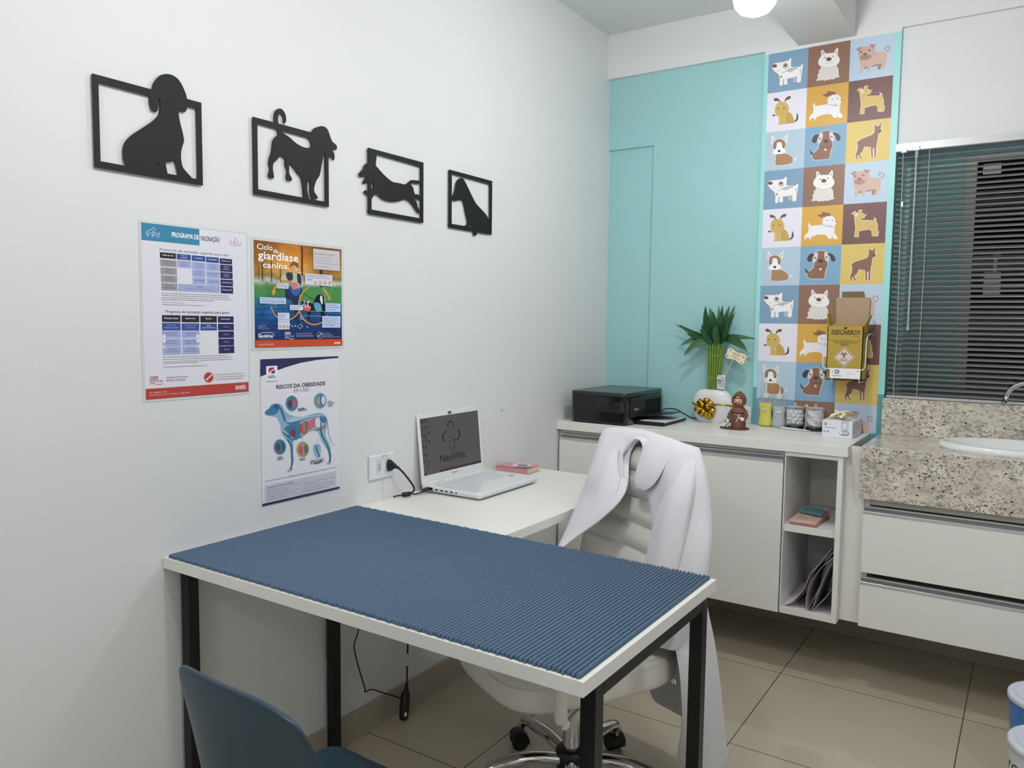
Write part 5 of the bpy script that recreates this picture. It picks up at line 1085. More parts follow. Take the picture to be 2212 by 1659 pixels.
def gift_sign():
    r = root('gift_sign', (0.62, 2.27, 1.04), 'small wavy cream sign with gold stars on a stick stuck in the white vase', 'sign')
    m = MB(); m.tube([(0.612, 2.285, 1.045), (0.6335, 2.262, 1.118), (0.668, 2.257, 1.188)], 0.0021, 8); build('stick', m, mat('light_wood', (214, 196, 160), 0.6), r)
    a = math.radians(-20); O = Vector((0.677, 2.2535, 1.197)); U = Vector((math.cos(a), -0.05, math.sin(a))); V = Vector((-math.sin(a), 0, math.cos(a)))
    F_ = fr_gen(O, U, V)
    ol = [(-0.044,0),(-0.047,0.014),(-0.038,0.024),(-0.020,0.022),(0,0.018),(0.020,0.022),(0.038,0.024),(0.047,0.014),(0.044,0),(0.047,-0.014),(0.038,-0.024),(0.020,-0.022),(0,-0.018),(-0.020,-0.022),(-0.038,-0.024),(-0.047,-0.014)]
    sm = [(p.x, p.y) for p in smooth([(x, y, 0) for x, y in ol], 4)]
    m = MB(); m.prism([sm], F_, -0.002)
    A = Art(F_, 0.00005); A.poly([(x*1.0, y*1.0) for x, y in sm], 'A8804C'); A.poly([(x*.965, y*.95) for x, y in sm], 'EDE0C8')
    def star(cx, cy, R, c='B8923A'): A.poly([(cx+(R if i % 2 == 0 else R*.42)*math.sin(i*PI/5), cy+(R if i % 2 == 0 else R*.42)*math.cos(i*PI/5)) for i in range(10)], c)
    star(-0.032, 0.014, 0.006, '8A8450'); star(-0.036, -0.012, 0.008); star(0.033, 0.008, 0.009, 'C89A3C'); star(0.034, -0.016, 0.005, '8A7450')
    for x, y in ((-0.02,0.016),(-0.03,0.002),(0.014,0.014),(-0.022,-0.016),(0.02,-0.008),(0.04,-0.006),(0.004,-0.015)): A.ell((x,y),0.0011,0.0011,'B8923A',n=8)
    A.text('Parabéns',(-0.018,0.0135),(0.022,0.0055),'5A4438',0,.3); A.text('2023',(-0.010,0.0030),(0.008,-0.0025),'5A4438'); A.text('Conquista',(-0.022,-0.0045),(0.022,-0.0130),'5A4438',0,.3)
    A.build('plaque', r, body=(m, 'C8A878'), label='cream plaque with gold stars')
gift_sign()
def friar():
    cx, cy, z = 0.722, 2.125, ZC
    r = root('friar_figurine', (cx, cy, z), 'brown hooded friar figurine with a tiny white dog on a round base', 'figurine')
    MBR = mat('clay_brown', (120, 74, 56), 0.55, noise=0.06); MSK = mat('clay_skin', (222, 186, 160), 0.6); MDK = mat('clay_dark', (84, 50, 40), 0.6); MWH = mat('clay_white', (228, 218, 208), 0.6); MBK = mat('clay_black', (30, 22, 22), 0.4)
    m = MB(); m.lathe([(0.060, 0), (0.061, 0.002), (0.060, 0.005)], (cx, cy, z+0.0005), 40, sy=0.72); build('base', m, MDK, r)
    fx = cx+0.016
    m = MB(); m.lathe([(0.030, 0.005), (0.0305, 0.02), (0.027, 0.05), (0.023, 0.066), (0.020, 0.078), (0.010, 0.09)], (fx, cy, z), 28, sy=0.8); build('robe', m, MBR, r)
    m = MB(); m.lathe([(0.034, 0.070), (0.0345, 0.073), (0.030, 0.082), (0.022, 0.092), (0.014, 0.098)], (fx, cy-0.001, z), 28, sy=0.8); build('cape', m, MBR, r)
    m = MB(); m.lathe([(0.002, 0.094), (0.020, 0.098), (0.0275, 0.108), (0.029, 0.120), (0.027, 0.132), (0.020, 0.145), (0.010, 0.154), (0.002, 0.158)], (fx, cy+0.003, z), 28, sy=0.85); 
    m.tube([(fx+0.0225*math.cos(t), cy-0.017, z+0.119+0.0245*math.sin(t)) for t in np.linspace(0, 2*PI, 29)], 0.0045, 8); build('hood', m, MBR, r)
    m = MB(); rows = [[(fx+0.0205*math.cos(p)*math.cos(t), cy-0.008-0.0165*math.cos(p)*math.sin(t), z+0.119+0.0225*math.sin(p)) for t in [2*PI*j/20 for j in range(20)]] for p in np.linspace(-PI/2+.05, PI/2-.05, 12)]
    m.loft(rows, 0, True); head = build('head', m, MSK, r)
    fy = cy-0.0245
    m = MB()
    for s in (-1, 1): m.lathe([(0.0001, -0.003), (0.0018, -0.002), (0.0022, 0), (0.0018, 0.002), (0.0001, 0.003)], (fx+s*0.009, fy+0.0015, z+0.119), 10)
    for s in (-1, 1):
        m = MB(); m.lathe([(0.0001, -0.0032), (0.0018, -0.002), (0.0023, 0), (0.0018, 0.002), (0.0001, 0.0032)], (fx+s*0.009, fy+0.0025, z+0.119), 10); build('eye', m, MBK, head)
    m = MB(); m.tube([(fx-0.016, fy+0.006, z+0.128), (fx-0.008, fy+0.0015, z+0.131), (fx+0.008, fy+0.0015, z+0.131), (fx+0.016, fy+0.006, z+0.128)], 0.0022, 6); build('fringe', m, MDK, head, label='dark brown hair fringe')
    m = MB(); m.tube([(fx-0.0085, fy+0.003, z+0.104), (fx-0.007, fy+0.001, z+0.110), (fx, fy-0.001, z+0.1125), (fx+0.007, fy+0.001, z+0.110), (fx+0.0085, fy+0.003, z+0.104), (fx, fy+0.001, z+0.101), (fx-0.0085, fy+0.003, z+0.104)], 0.0020, 6); build('beard', m, MDK, head)
    for s in (-1, 1):
        m = MB(); m.tube([(fx+s*0.026, cy-0.004, z+0.078), (fx+s*0.034, cy-0.008, z+0.060), (fx+s*(0.030 if s > 0 else 0.036), cy-0.020, z+0.046)], [0.008, 0.0085, 0.0075], 10); build('sleeve', m, MBR, r)
    m = MB(); m.tube([(fx+0.0245*math.cos(t), cy+0.020*math.sin(t), z+0.062) for t in np.linspace(0, 2*PI, 25)], 0.0014, 6); m.tube([(fx+0.006, cy-0.0215, z+0.062), (fx+0.004, cy-0.025, z+0.045), (fx-0.003, cy-0.025, z+0.030)], 0.0014, 6); m.tube([(fx+0.006, cy-0.0215, z+0.062), (fx+0.012, cy-0.026, z+0.052), (fx+0.006, cy-0.026, z+0.042)], 0.0014, 6)
    build('rope_belt', m, MWH, r)
    m = MB(); m.lathe([(0.0001, -0.008), (0.008, -0.004), (0.0095, 0.002), (0.006, 0.008), (0.0001, 0.010)], (fx+0.024, cy-0.028, z+0.044), 14); m.lathe([(0.0001, -0.004), (0.0045, 0), (0.0001, 0.005)], (fx+0.017, cy-0.031, z+0.050), 10); build('held_dove', m, MWH, r, label='small white dove in his hand')
    dx, dy = cx-0.034, cy-0.006
    m = MB(); m.tube([(dx-0.012, dy, z+0.010), (dx-0.006, dy, z+0.017), (dx+0.004, dy-0.002, z+0.020), (dx+0.008, dy-0.004, z+0.026)], [0.007, 0.009, 0.008, 0.006], 10)
    m.lathe([(0.0001, -0.008), (0.0078, -0.004), (0.0085, 0.001), (0.006, 0.007), (0.0001, 0.009)], (dx+0.009, dy-0.006, z+0.030), 14)
    m.tube([(dx+0.009, dy-0.012, z+0.028), (dx+0.009, dy-0.017, z+0.027)], [0.004, 0.003], 8)
    for s, q in ((-0.005, -0.010), (0.008, -0.008), (-0.014, -0.006), (0.004, 0.004)): m.tube([(dx+s, dy+q*.6, z+0.014), (dx+s, dy+q, z+0.006)], [0.0034, 0.0036], 8)
    m.tube([(dx-0.014, dy, z+0.014), (dx-0.020, dy, z+0.022)], [0.003, 0.0015], 8)
    dog = build('dog_body', m, MWH, r, label='small white seated dog')
    for s in (-1, 1):
        m = MB(); m.tube([(dx+0.009+s*0.006, dy-0.006, z+0.036), (dx+0.009+s*0.010, dy-0.008, z+0.028)], [0.0026, 0.0034], 8); build('dog_ear', m, MDK, dog)
    m = MB(); m.lathe([(0.0001, -.0015), (0.0016, 0), (0.0001, .0015)], (dx+0.009, dy-0.0195, z+0.0285), 8); build('dog_nose', m, MBK, dog)
friar()
def bottle(cx, cy, name_label, liquid, text, level):
    r = root('wash_bottle', (cx, cy, ZC), name_label, 'bottle', 'wash bottles on the worktop')
    z = ZC+0.0008
    prof = [(0.024, 0), (0.0295, 0.003), (0.0305, 0.012), (0.0295, 0.022), (0.0265, 0.042), (0.0258, 0.052), (0.0275, 0.070), (0.030, 0.088), (0.031, 0.098), (0.030, 0.104), (0.022, 0.115), (0.0125, 0.121), (0.0122, 0.126)]
    m = MB(); m.lathe(prof, (cx, cy, z), 36, sy=0.78); build('bottle_body', m, mat('bottle_plastic', (228, 236, 236), 0.18, alpha=0.16), r)
    lp = [(a-0.0015, b+0.0015) for a, b in prof if b < level]; m = MB(); m.lathe([(lp[0][0], lp[0][1])]+lp[1:], (cx, cy, z), 36, sy=0.76)
    build('liquid', m, liquid, r)
    m = MB(); m.lathe([(0.0135, 0.1215), (0.0138, 0.124), (0.0138, 0.138), (0.0125, 0.141), (0.005, 0.142), (0.004, 0.150)], (cx, cy, z), 28); build('cap', m, mat('cap_plastic', (226, 230, 226), 0.35, trans=0.25, ior=1.2), r)
    m = MB(); m.tube(smooth([(cx, cy, z+0.148), (cx, cy, z+0.185), (cx-0.004, cy-0.002, z+0.205), (cx-0.022, cy-0.008, z+0.196), (cx-0.028, cy-0.010, z+0.185)], 4, False), [0.0032]*5+[0.0028]*12, 8); build('nozzle', m, mat('nozzle_clear', (235, 240, 244), 0.1, alpha=0.30), r, label='clear bent nozzle')
    F_ = lambda u, v, n: Vector((cx+u, cy-0.0245-n+abs(u)*0.22, z+v)); A = Art(F_, 0.00008); zc_ = 0.072 if text.startswith('C') else 0.066; w = 0.0105 if text.startswith('C') else 0.009
    xo = 0.004; A.raw([(xo-w, zc_-.0045), (xo+w, zc_-.0045), (xo+w, zc_+.0045), (xo-w, zc_+.0045)], [[0,1,2,3]], 'F0F0F0'); A.L += 1; A.text(text, (xo-w*.86, zc_+.0030), (xo+w*.86, zc_-.0028), '1E1E22', .01)
    A.build('label', r, label='white label reading '+text)
bottle(0.801, 2.292, 'squeeze bottle filled with yellow liquid beside the friar figurine', mat('yellow_liquid', (226, 214, 0), 0.2), 'Clorexidina', 0.103)
bottle(0.858, 2.290, 'squeeze bottle with colourless liquid right of the yellow one', mat('clear_liquid', (214, 222, 226), 0.12, alpha=0.55), 'Álcool', 0.096)
def jar(cx, cy, lab, text, gauze):
    r = root('glass_jar', (cx, cy, ZC), lab, 'jar', 'glass jars on black bases')
    z = ZC+0.0006; R_ = 0.0365
    m = MB(); m.lathe([(R_-0.001, 0), (R_, 0.002), (R_, 0.014), (R_-0.001, 0.0155)], (cx, cy, z), 40); build('black_base', m, M_GLOSSBLK, r)
    m = MB(); m.lathe([(R_, 0.016), (R_, 0.090), (R_-0.0016, 0.0905), (R_-0.0018, 0.018), (0.001, 0.0175)], (cx, cy, z), 40, caps=False); build('glass', m, mat('jar_glass', (225, 232, 232), 0.04, alpha=0.14, spec=1.0), r)
    m = MB(); m.lathe([(0.001, 0.0912), (R_, 0.0912), (R_+.0005, 0.0935), (R_-.004, 0.0965), (0.006, 0.0985), (0.0045, 0.100), (0.007, 0.104), (0.006, 0.109), (0.001, 0.110)], (cx, cy, z), 40, caps=False); build('lid', m, mat('lid_acrylic', (214, 212, 208), 0.08, alpha=0.45, spec=0.8), r)
    rnd = random.Random(len(text)); MC = mat('cotton', (232, 230, 230), 0.95, bump=0.4, bscale=300)
    if gauze:
        for k in range(9):
            m = MB(); zz = 0.020+k*0.0068; rows = []
            for t in np.linspace(0, 2*PI, 21)[:-1]:
                q = 0.030+0.003*math.sin(3*t+k*1.3); rows.append((cx+q*math.cos(t), cy+q*math.sin(t), z+zz+0.003*math.sin(2*t+k)))
            m.loft([[(cx+(p[0]-cx)*s, cy+(p[1]-cy)*s, p[2]+dz) for p in rows] for s, dz in ((.6, -.001), (1, 0.001), (1.03, .004), (.95, .007), (.5, .008))], 0, True, True)
            build('gauze_pad', m, MC, r)
    else:
        for k in range(34):
            lay = k//9; a = (k % 9)*2*PI/8+lay*.4; q = 0.0245 if k % 9 < 8 else 0; s = rnd.uniform(.0085, .0105)
            c = (cx+q*math.cos(a), cy+q*math.sin(a), z+0.029+lay*0.0145+rnd.uniform(-.002, .002)); m = MB()
            m.loft([[(c[0]+s*math.cos(p)*math.cos(t), c[1]+s*math.cos(p)*math.sin(t), c[2]+s*.9*math.sin(p)) for t in [2*PI*j/12 for j in range(12)]] for p in np.linspace(-1.5, 1.5, 8)], 0, True, True)
            build('cotton_ball', m, MC, r)
    F_ = lambda u, v, n: Vector((cx+(R_+n)*math.sin(u/R_), cy-(R_+n)*math.cos(u/R_), z+v)); A = Art(F_, 0.00008); A.L = 3
    u0 = -0.013 if not gauze else 0.002; A.poly([(u0, 0.040), (u0+0.020, 0.036), (u0+0.020, 0.048), (u0, 0.052)], 'F2F2F0'); A.L += 1; A.text(text, (u0+0.0025, 0.048), (u0+0.0175, 0.040), '1E1E22', .01)
    A.build('label', r, label='white label reading '+text)
jar(0.926, 2.280, 'lidded glass jar of cotton balls labelled Algodão', 'Algodão', False)
jar(1.008, 2.278, 'lidded glass jar of folded gauze labelled Gaze', 'Gaze', True)
m = MB(); m.tube(smooth([(0.955, 2.315, 0.985), (0.960, 2.312, 0.998), (0.9665, 2.308, 0.997), (0.9675, 2.305, 0.975), (0.968, 2.300, 0.95), (0.9675, 2.293, ZC+0.004)], 5, False), 0.0042, 10, flat=.7)
build('plastic_tongs', m, mat('tongs_plastic', (214, 206, 200), 0.35), loc=(0.967, 2.30, ZC), label='pale plastic tongs standing between the two glass jars', cat='tongs')
def thermometer():
    r = root('thermometer', (0.93, 2.235, ZC), 'white digital thermometer lying in front of the glass jars', 'thermometer')
    a, b = Vector((0.868, 2.243, ZC+0.0055)), Vector((1.008, 2.222, ZC+0.0045)); P = lambda t: a.lerp(b, t)
    m = MB(); m.tube([P(0.08), P(0.10), P(0.5), P(0.72), P(0.88)], [0.003, 0.0062, 0.0058, 0.0042, 0.0026], 12, flat=.7); build('case', m, mat('thermo_white', (226, 226, 232), 0.3), r)
    m = MB(); m.tube([P(0.87), P(0.97)], [0.0022, 0.0018], 10); build('probe_tip', m, M_CHROME, r)
    m = MB(); m.tube([P(0.0), P(0.08)], [0.0048, 0.0050], 10, flat=.8); build('end_cap', m, mat('clear_cap', (214, 218, 222), 0.1, trans=.6, ior=1.2), r)
thermometer()
def glove_box():
    x0, x1, y0, y1, z0, z1 = 1.070, 1.180, 2.120, 2.305, ZC+0.0005, ZC+0.066
    r = root('glove_box', (1.125, 2.21, ZC), 'white disposable glove box with cream gloves bulging from the top', 'box')
    A = Art(lambda u, v, n: Vector((x0+u, y0-n, z0+v)), 0.00006)
    m = MB(); m.box(x0, x1, y0, y1, z0, z1, 0, 0.0006)
    A.ell((0.012,0.051),0.0058,0.0058,'3F6B3A'); A.poly([(0.008,0.048),(0.012,0.050),(0.016,0.048),(0.016,0.0545),(0.012,0.053),(0.008,0.0545)],'C8DCA0'); A.text('descarpack',(0.020,0.051),(0.032,0.048),'6A8A60')
    A.text('STANDARD',(0.006,0.0395),(0.049,0.0330),'8A90A0',.02)
    for x in (0.009, 0.022): A.ell((x,0.021),0.0042,0.0042,'4C5C9C'); A.ell((x,0.021),0.0024,0.0024,'C8D0E8')
    A.poly([(0.005,0.0095),(0.055,0.0085),(0.055,0.0088),(0.005,0.0100)],'A0A4B0'); A.poly([(0.068,0.0655),(0.096,0.0655),(0.096,0.040),(0.090,0.030),(0.082,0.027),(0.074,0.030),(0.068,0.040)],'C2C6CE'); A.poly([(0.074,0.055),(0.090,0.055),(0.088,0.038),(0.082,0.034),(0.076,0.038)],'E0E2E8')
    A.poly([(0.064,0.018),(0.070,0.027),(0.094,0.027),(0.100,0.018),(0.094,0.009),(0.070,0.009)],'9CA4AC',2); A.text('100',(0.078,0.0235),(0.094,0.0150),'F4F4F6',.02); A.ell((0.071,0.0195),0.0042,0.0055,'EEF0F2'); A.poly([(0.078,0.0105),(0.096,0.0105),(0.096,0.0128),(0.078,0.0128)],'6C9C5C'); A.text('Látex',(0.082,0.0325),(0.096,0.029),'6A7078')
    A.fr = lambda u, v, n: Vector((x1+n, y0+u, z0+v)); A.L = 1
    for u, v, w, h in ((0.02,0.018,0.035,0.034),(0.065,0.010,0.03,0.03),(0.11,0.040,0.05,0.012),(0.11,0.022,0.05,0.012),(0.065,0.046,0.03,0.01)): A.raw([(u,v),(u+w,v),(u+w,v+h),(u,v+h)],[[0,1,2,3]],'A4A8B4'); A.raw([(u+.003,v+.003),(u+w-.003,v+.003),(u+w-.003,v+h-.003),(u+.003,v+h-.003)],[[0,1,2,3]],'D2D4DC'); A.L = 2
    A.fr = lambda u, v, n: Vector((x0+u, y0+v, z1+n)); A.L = 1
    A.raw([(0.01,0.05),(0.03,0.05),(0.03,0.13),(0.01,0.13)],[[0,1,2,3]],'B4B8C4'); A.raw([(0.07,0.015),(0.098,0.015),(0.098,0.06),(0.07,0.06)],[[0,1,2,3]],'9CA0AC'); A.raw([(0.085,0.10),(0.103,0.10),(0.103,0.17),(0.085,0.17)],[[0,1,2,3]],'B0A4A0')
    A.build('carton', r, body=(m, 'E2E4EC'))
    MG = mat('latex', (232, 222, 190), 0.5); rnd = random.Random(8)
    for k in range(18):
        a = rnd.uniform(0, 2*PI); c = Vector((1.120+rnd.uniform(-.022, .022), 2.195+rnd.uniform(-.045, .045), z1+0.004+rnd.uniform(0, .018))); L = rnd.uniform(.022, .046); d = Vector((math.cos(a), math.sin(a), rnd.uniform(-.1, .6)))
        m = MB(); m.tube([c-d*L*.5, c-d*L*.2+Vector((0, 0, .005)), c+d*L*.3+Vector((0, 0, .004)), c+d*L*.62], [0.003, 0.009, 0.0075, 0.0022], 10, flat=.6)
        build('glove', m, MG, r)
glove_box()
def sharps():
    r = root('sharps_box', (1.125, 2.25, 1.118), 'mustard yellow cardboard sharps disposal box with biohazard diamond and raised kraft lid', 'box')
    x0, x1, y0, y1, z0, z1 = 1.058, 1.190, 2.200, 2.308, 1.119, 1.331
    MY = mat('mustard_card', (178, 150, 58), 0.6, noise=0.04); MK = mat('kraft_card', (172, 148, 122), 0.75, noise=0.06, nscale=60)
    m = MB(); m.box(x0, x1, y0, y1, z0, z0+0.003); m.box(x0, x0+0.003, y0, y1, z0, z1); m.box(x1-.003, x1, y0, y1, z0, z1); m.box(x0, x1, y1-.003, y1, z0, z1); m.box(x0, x1, y0, y0+.003, z0, z1); m.box(x0+.004, x1-.004, y0+.003, y1-.003, z1-.012, z1-.009)
    A = Art(lambda u, v, n: Vector((u, y0-n, v)), 0.00006); A.H = homog([(335,590),(882,592),(882,1385),(300,1365)], [(x0,z1),(x1,z1),(x1,z0),(x0,z0)])
    INK = '3E2A1C'; hm = A.H
    a, b = hm((390,640)), hm((845,710)); A.H = None; A.text('DESCARBOX', (a[0], a[1]), (b[0], b[1]-0.0005), INK, .03, .25); A.H = hm
    A.poly([(575,605),(640,605),(620,635),(590,635)], INK); A.text('Ecologic',(718,726),(832,742),INK,.02)
    for i in range(9): x = 330+i*59; A.stroke([(x, 785+i*.8), (x+40, 786+i*.8)], 7, INK)
    A.text('NÃO ENCHER ACIMA DESTA LINHA',(436,805),(802,828),INK,.02); A.text('PERIGO',(538,836),(668,860),INK,.01)
    A.L += 1; A.poly([(598,878),(768,1030),(590,1188),(422,1028)], 'D8C4B4'); A.poly([(598,892),(752,1031),(590,1172),(438,1028)], '4A2A28'); A.poly([(598,902),(740,1031),(590,1162),(449,1028)], 'DECCC0')
    for a_ in (90, 210, 330): c = (592+30*math.cos(math.radians(a_)), 992-30*math.sin(math.radians(a_))); A.stroke([(c[0]+28*math.cos(t), c[1]-28*math.sin(t)) for t in [math.radians(a_+55+i*25) for i in range(11)]], 9, '2A2224')
    A.ell((592,992),14,14,'2A2224'); A.ell((592,992),6,6,'DECCC0'); A.stroke([(592+20*math.cos(t), 992+20*math.sin(t)) for t in [2*PI*i/20 for i in range(20)]], 6, '2A2224', True)
    A.text('SUBSTÂNCIA',(524,1048),(656,1068),'4A3A38',.01); A.text('INFECTANTE',(522,1072),(654,1090),'4A3A38',.01); A.text('6',(579,1120),(592,1140),'4A3A38',.01)
    A.stroke([(345,1330),(345,1200),(592,1205)],6,INK); A.stroke([(345,1200),(345,1350)],6,INK); A.stroke([(362,1350),(362,1230)],5,INK)
    A.H = None; A.fr = lambda u, v, n: Vector((x1+n, y0+u, v)); A.L = 1
    A.text('DESCARTE', (0.02, 1.305), (0.07, 1.299), INK, .02); A.text('PERIGO', (0.025, 1.294), (0.065, 1.289), INK, .02)
    for i in range(8): A.raw([(0.015+(i % 2)*.045, 1.15+(i//2)*.03), (0.045+(i % 2)*.045, 1.15+(i//2)*.03), (0.045+(i % 2)*.045, 1.153+(i//2)*.03), (0.015+(i % 2)*.045, 1.153+(i//2)*.03)], [[0,1,2,3]], '8A7430')
    A.poly([(0.09,1.128),(0.104,1.134),(0.09,1.141)], INK)
    A.build('carton', r, body=(m, (178,150,58)))
    def flap(name, quad, t, mt):
        q = [Vector(p) for p in quad]; n = (q[1]-q[0]).cross(q[2]-q[0]).normalized()*t
        m = MB(); m.loft([[p for p in q], [p+n for p in q]], 0, True, True, False); return build(name, m, mt, r)
    flap('lid_flap', [(x0+0.010, y1-.002, z1-0.002), (x1-0.004, y1-.002, z1-0.002), (x1+0.002, y1+0.006, 1.446), (x0+0.004, y1+0.006, 1.446)], 0.002, [MK])
    flap('lid_tab', [(x0+0.026, y1+0.007, 1.447), (x1-0.020, y1+0.007, 1.447), (x1-0.024, y1-0.004, 1.470), (x0+0.028, y1-0.004, 1.470)], 0.0015, [mat('kraft_dark', (142, 122, 92), 0.7)])
    flap('side_flap', [(x0, y0+0.01, z1), (x0, y1-0.01, z1), (x0-0.012, y1-0.02, z1+0.048), (x0-0.012, y0+0.03, z1+0.048)], 0.0018, [MY])
    flap('side_flap', [(x1, y1-0.01, z1), (x1, y0+0.01, z1), (x1+0.016, y0+0.03, z1+0.040), (x1+0.016, y1-0.02, z1+0.048)], 0.0018, [MY])
    flap('side_flap', [(x0+.01, y0, z1-0.001), (x1-.01, y0, z1-0.001), (x1-.02, y0+.03, z1+0.004), (x0+.02, y0+.03, z1+0.004)], 0.0015, [MY])
sharps()
def sharps_bracket():
    r = root('sharps_bracket', (1.125, 2.2, 1.12), 'white wire wall bracket clasping the bottom of the yellow sharps box', 'bracket')
    m = MB(); yf = 2.190; zz = 1.162
    pts = smooth([(1.206, 2.300, 1.300), (1.206, 2.25, 1.302), (1.205, yf+.02, 1.292), (1.2045, yf, 1.272), (1.2035, yf, 1.20), (1.202, yf, 1.172), (1.193, yf, zz)], 4, False)+[Vector((1.12, yf, zz))]+smooth([(1.058, yf, zz), (1.048, yf, 1.172), (1.047, yf, 1.20), (1.047, yf+.01, 1.27), (1.047, 2.25, 1.302), (1.047, 2.300, 1.300)], 4, False)
    m.tube(pts, 0.0022, 8); m.tube([(1.047, 2.315, 1.300), (1.047, 2.300, 1.300)], 0.0022, 8); m.tube([(1.206, 2.315, 1.300), (1.206, 2.300, 1.300)], 0.0022, 8)
    m.tube([(1.084, yf, 1.150), (1.084, yf, 1.112), (1.084, 2.318, 1.112)], 0.002, 8); m.tube([(1.183, yf, 1.150), (1.183, yf, 1.112), (1.183, 2.318, 1.112)], 0.002, 8)
    build('wire_frame', m, M_WHPL, r)
    m = MB(); m.box(1.075, 1.188, 2.1855, 2.1875, 1.126, 1.166, 0, 0.0006)
    A = Art(lambda u, v, n: Vector((1.075+u, 2.1855-n, 1.126+v)), 0.00006); A.poly([(0.019,0.018),(0.033,0.018),(0.035,0.020),(0.035,0.032),(0.033,0.034),(0.019,0.034)],'55695C'); A.poly([(0.022,0.021),(0.030,0.021),(0.031,0.022),(0.031,0.030),(0.030,0.031),(0.022,0.031)],'DDE2DE'); A.poly([(0.0245,0.0235),(0.029,0.0235),(0.029,0.0285),(0.0245,0.0285)],'8A9A90')
    A.text('DESCARPACK',(0.010,0.0128),(0.045,0.0092),'2E3236',.02); A.text('Produtos hospitalares',(0.016,0.0072),(0.040,0.0058),'7A7E84'); A.text('SAC 0800 7273000',(0.066,0.0240),(0.092,0.0222),'7A7E84'); A.text('www.descarpack.com.br',(0.057,0.0200),(0.098,0.0180),'7A7E84')
    for x, y in ((0.011,0.027),(0.103,0.031)): A.ell((x,y),0.0028,0.0028,'8A8E94',n=12)
    A.build('front_plate', r, body=(m, 'ECECEE'))
sharps_bracket()

# ================================================================ CUBBY CONTENTS
def booklets():
    z = 0.5824; rnd = random.Random(2)
    cols = [('grey brown booklet at the bottom of the stack on the middle shelf', 'B89C94'), ('salmon pink booklet second from the bottom on the middle shelf', 'E0907C'), ('salmon edged booklet third from the bottom on the middle shelf', 'DE9486'), ('cream and pink vaccination booklet topmost of the pink stack on the shelf', 'E4C8C0')]
    for i, (lab, c) in enumerate(cols):
        t = 0.0042; zz = z+i*0.0045; x0, x1 = 1.006+i*.001, 1.106-i*.0006; m = MB(); rows = []
        for k in range(9):
            s = k/8; y = 1.925+s*0.185; lift = 0.020*s*s+0.002*(1-s)*(i == 0)
            rows.append([(x0-0.004*s*0+0.006*s, y, zz+lift), (x1+0.006*s, y, zz+lift), (x1+0.006*s, y, zz+lift+t), (x0+.006*s, y, zz+lift+t)])
        m.loft(rows, 0, True, True, False)
        A = Art(lambda u, v, n, zz=zz, t=t: Vector((1.008+u+0.006*v/.185, 1.925+v, zz+t+0.020*(v/.185)**2+0.00015+n)), 0.00008)
        if i == 3:
            def q(a, b, c, d, col): A.raw([(a+(b-a)*p, c+(d-c)*s) for s in [k/6 for k in range(7)] for p in (0, 1)], [[2*k, 2*k+1, 2*k+3, 2*k+2] for k in range(6)], col)
            q(.002,.096,.0,.185,'D6C0BC'); q(.006,.092,.01,.07,'C89890'); q(.006,.092,.078,.10,'DCC48C'); q(.006,.092,.11,.15,'D8B4B0')
            A.L += 1; A.text('vacina',(0.015,0.060),(0.05,0.045),'A87068')
        elif i: A.raw([(0, 0.0), (0.09, 0.0), (0.09, 0.001), (0, 0.001)], [[0,1,2,3]], c)
        A.build('booklet', material=M_PRINT, body=(m, c), loc=(1.055, 2.0, zz), label=lab, cat='booklet', group='booklets stacked in the cubby')
    m = MB(); zt = z+4*0.0045+0.010; f = lambda u, v, n: Vector((1.020+u*0.998+v*0.02, 2.020+v-u*0.30, zt+0.0015+v*0.10+u*0.0+n))
    m.prism([[(0,0),(0.088,0),(0.088,0.085),(0,0.085)]], f, 0.001); A = Art(lambda u, v, n: f(u, v, 0.001+n), 0.00006); A.poly([(0,0),(0.088,0),(0.088,0.085),(0,0.085)],'6FA9B8')
    for a in range(4): A.stroke([(0.022+0.009*math.cos(math.radians(a*90+t)), 0.045+0.018*math.sin(math.radians(a*90+t))) for t in (-30, -10, 10, 30)], 0.0035, '2E4A6E')
    A.text('NeoVita',(0.052,0.058),(0.084,0.045),'2E4A6E',.01); A.text('clínica',(0.055,0.032),(0.080,0.024),'3E6A84')
    A.build('appointment_card', material=M_PRINT, body=(m, '5E98A8'), loc=(1.06, 2.03, zt), label='light blue card lying on top of the pink booklets in the cubby', cat='card')
    m = MB(); m.box(1.108, 1.118, 2.065, 2.085, z+0.001, z+0.012, 0, 0.002); build('paper_clip', m, mat('red_plastic', (196, 60, 44), 0.4), loc=(1.11, 2.07, z), label='small red clip behind the pink booklets on the shelf', cat='clip')
booklets()
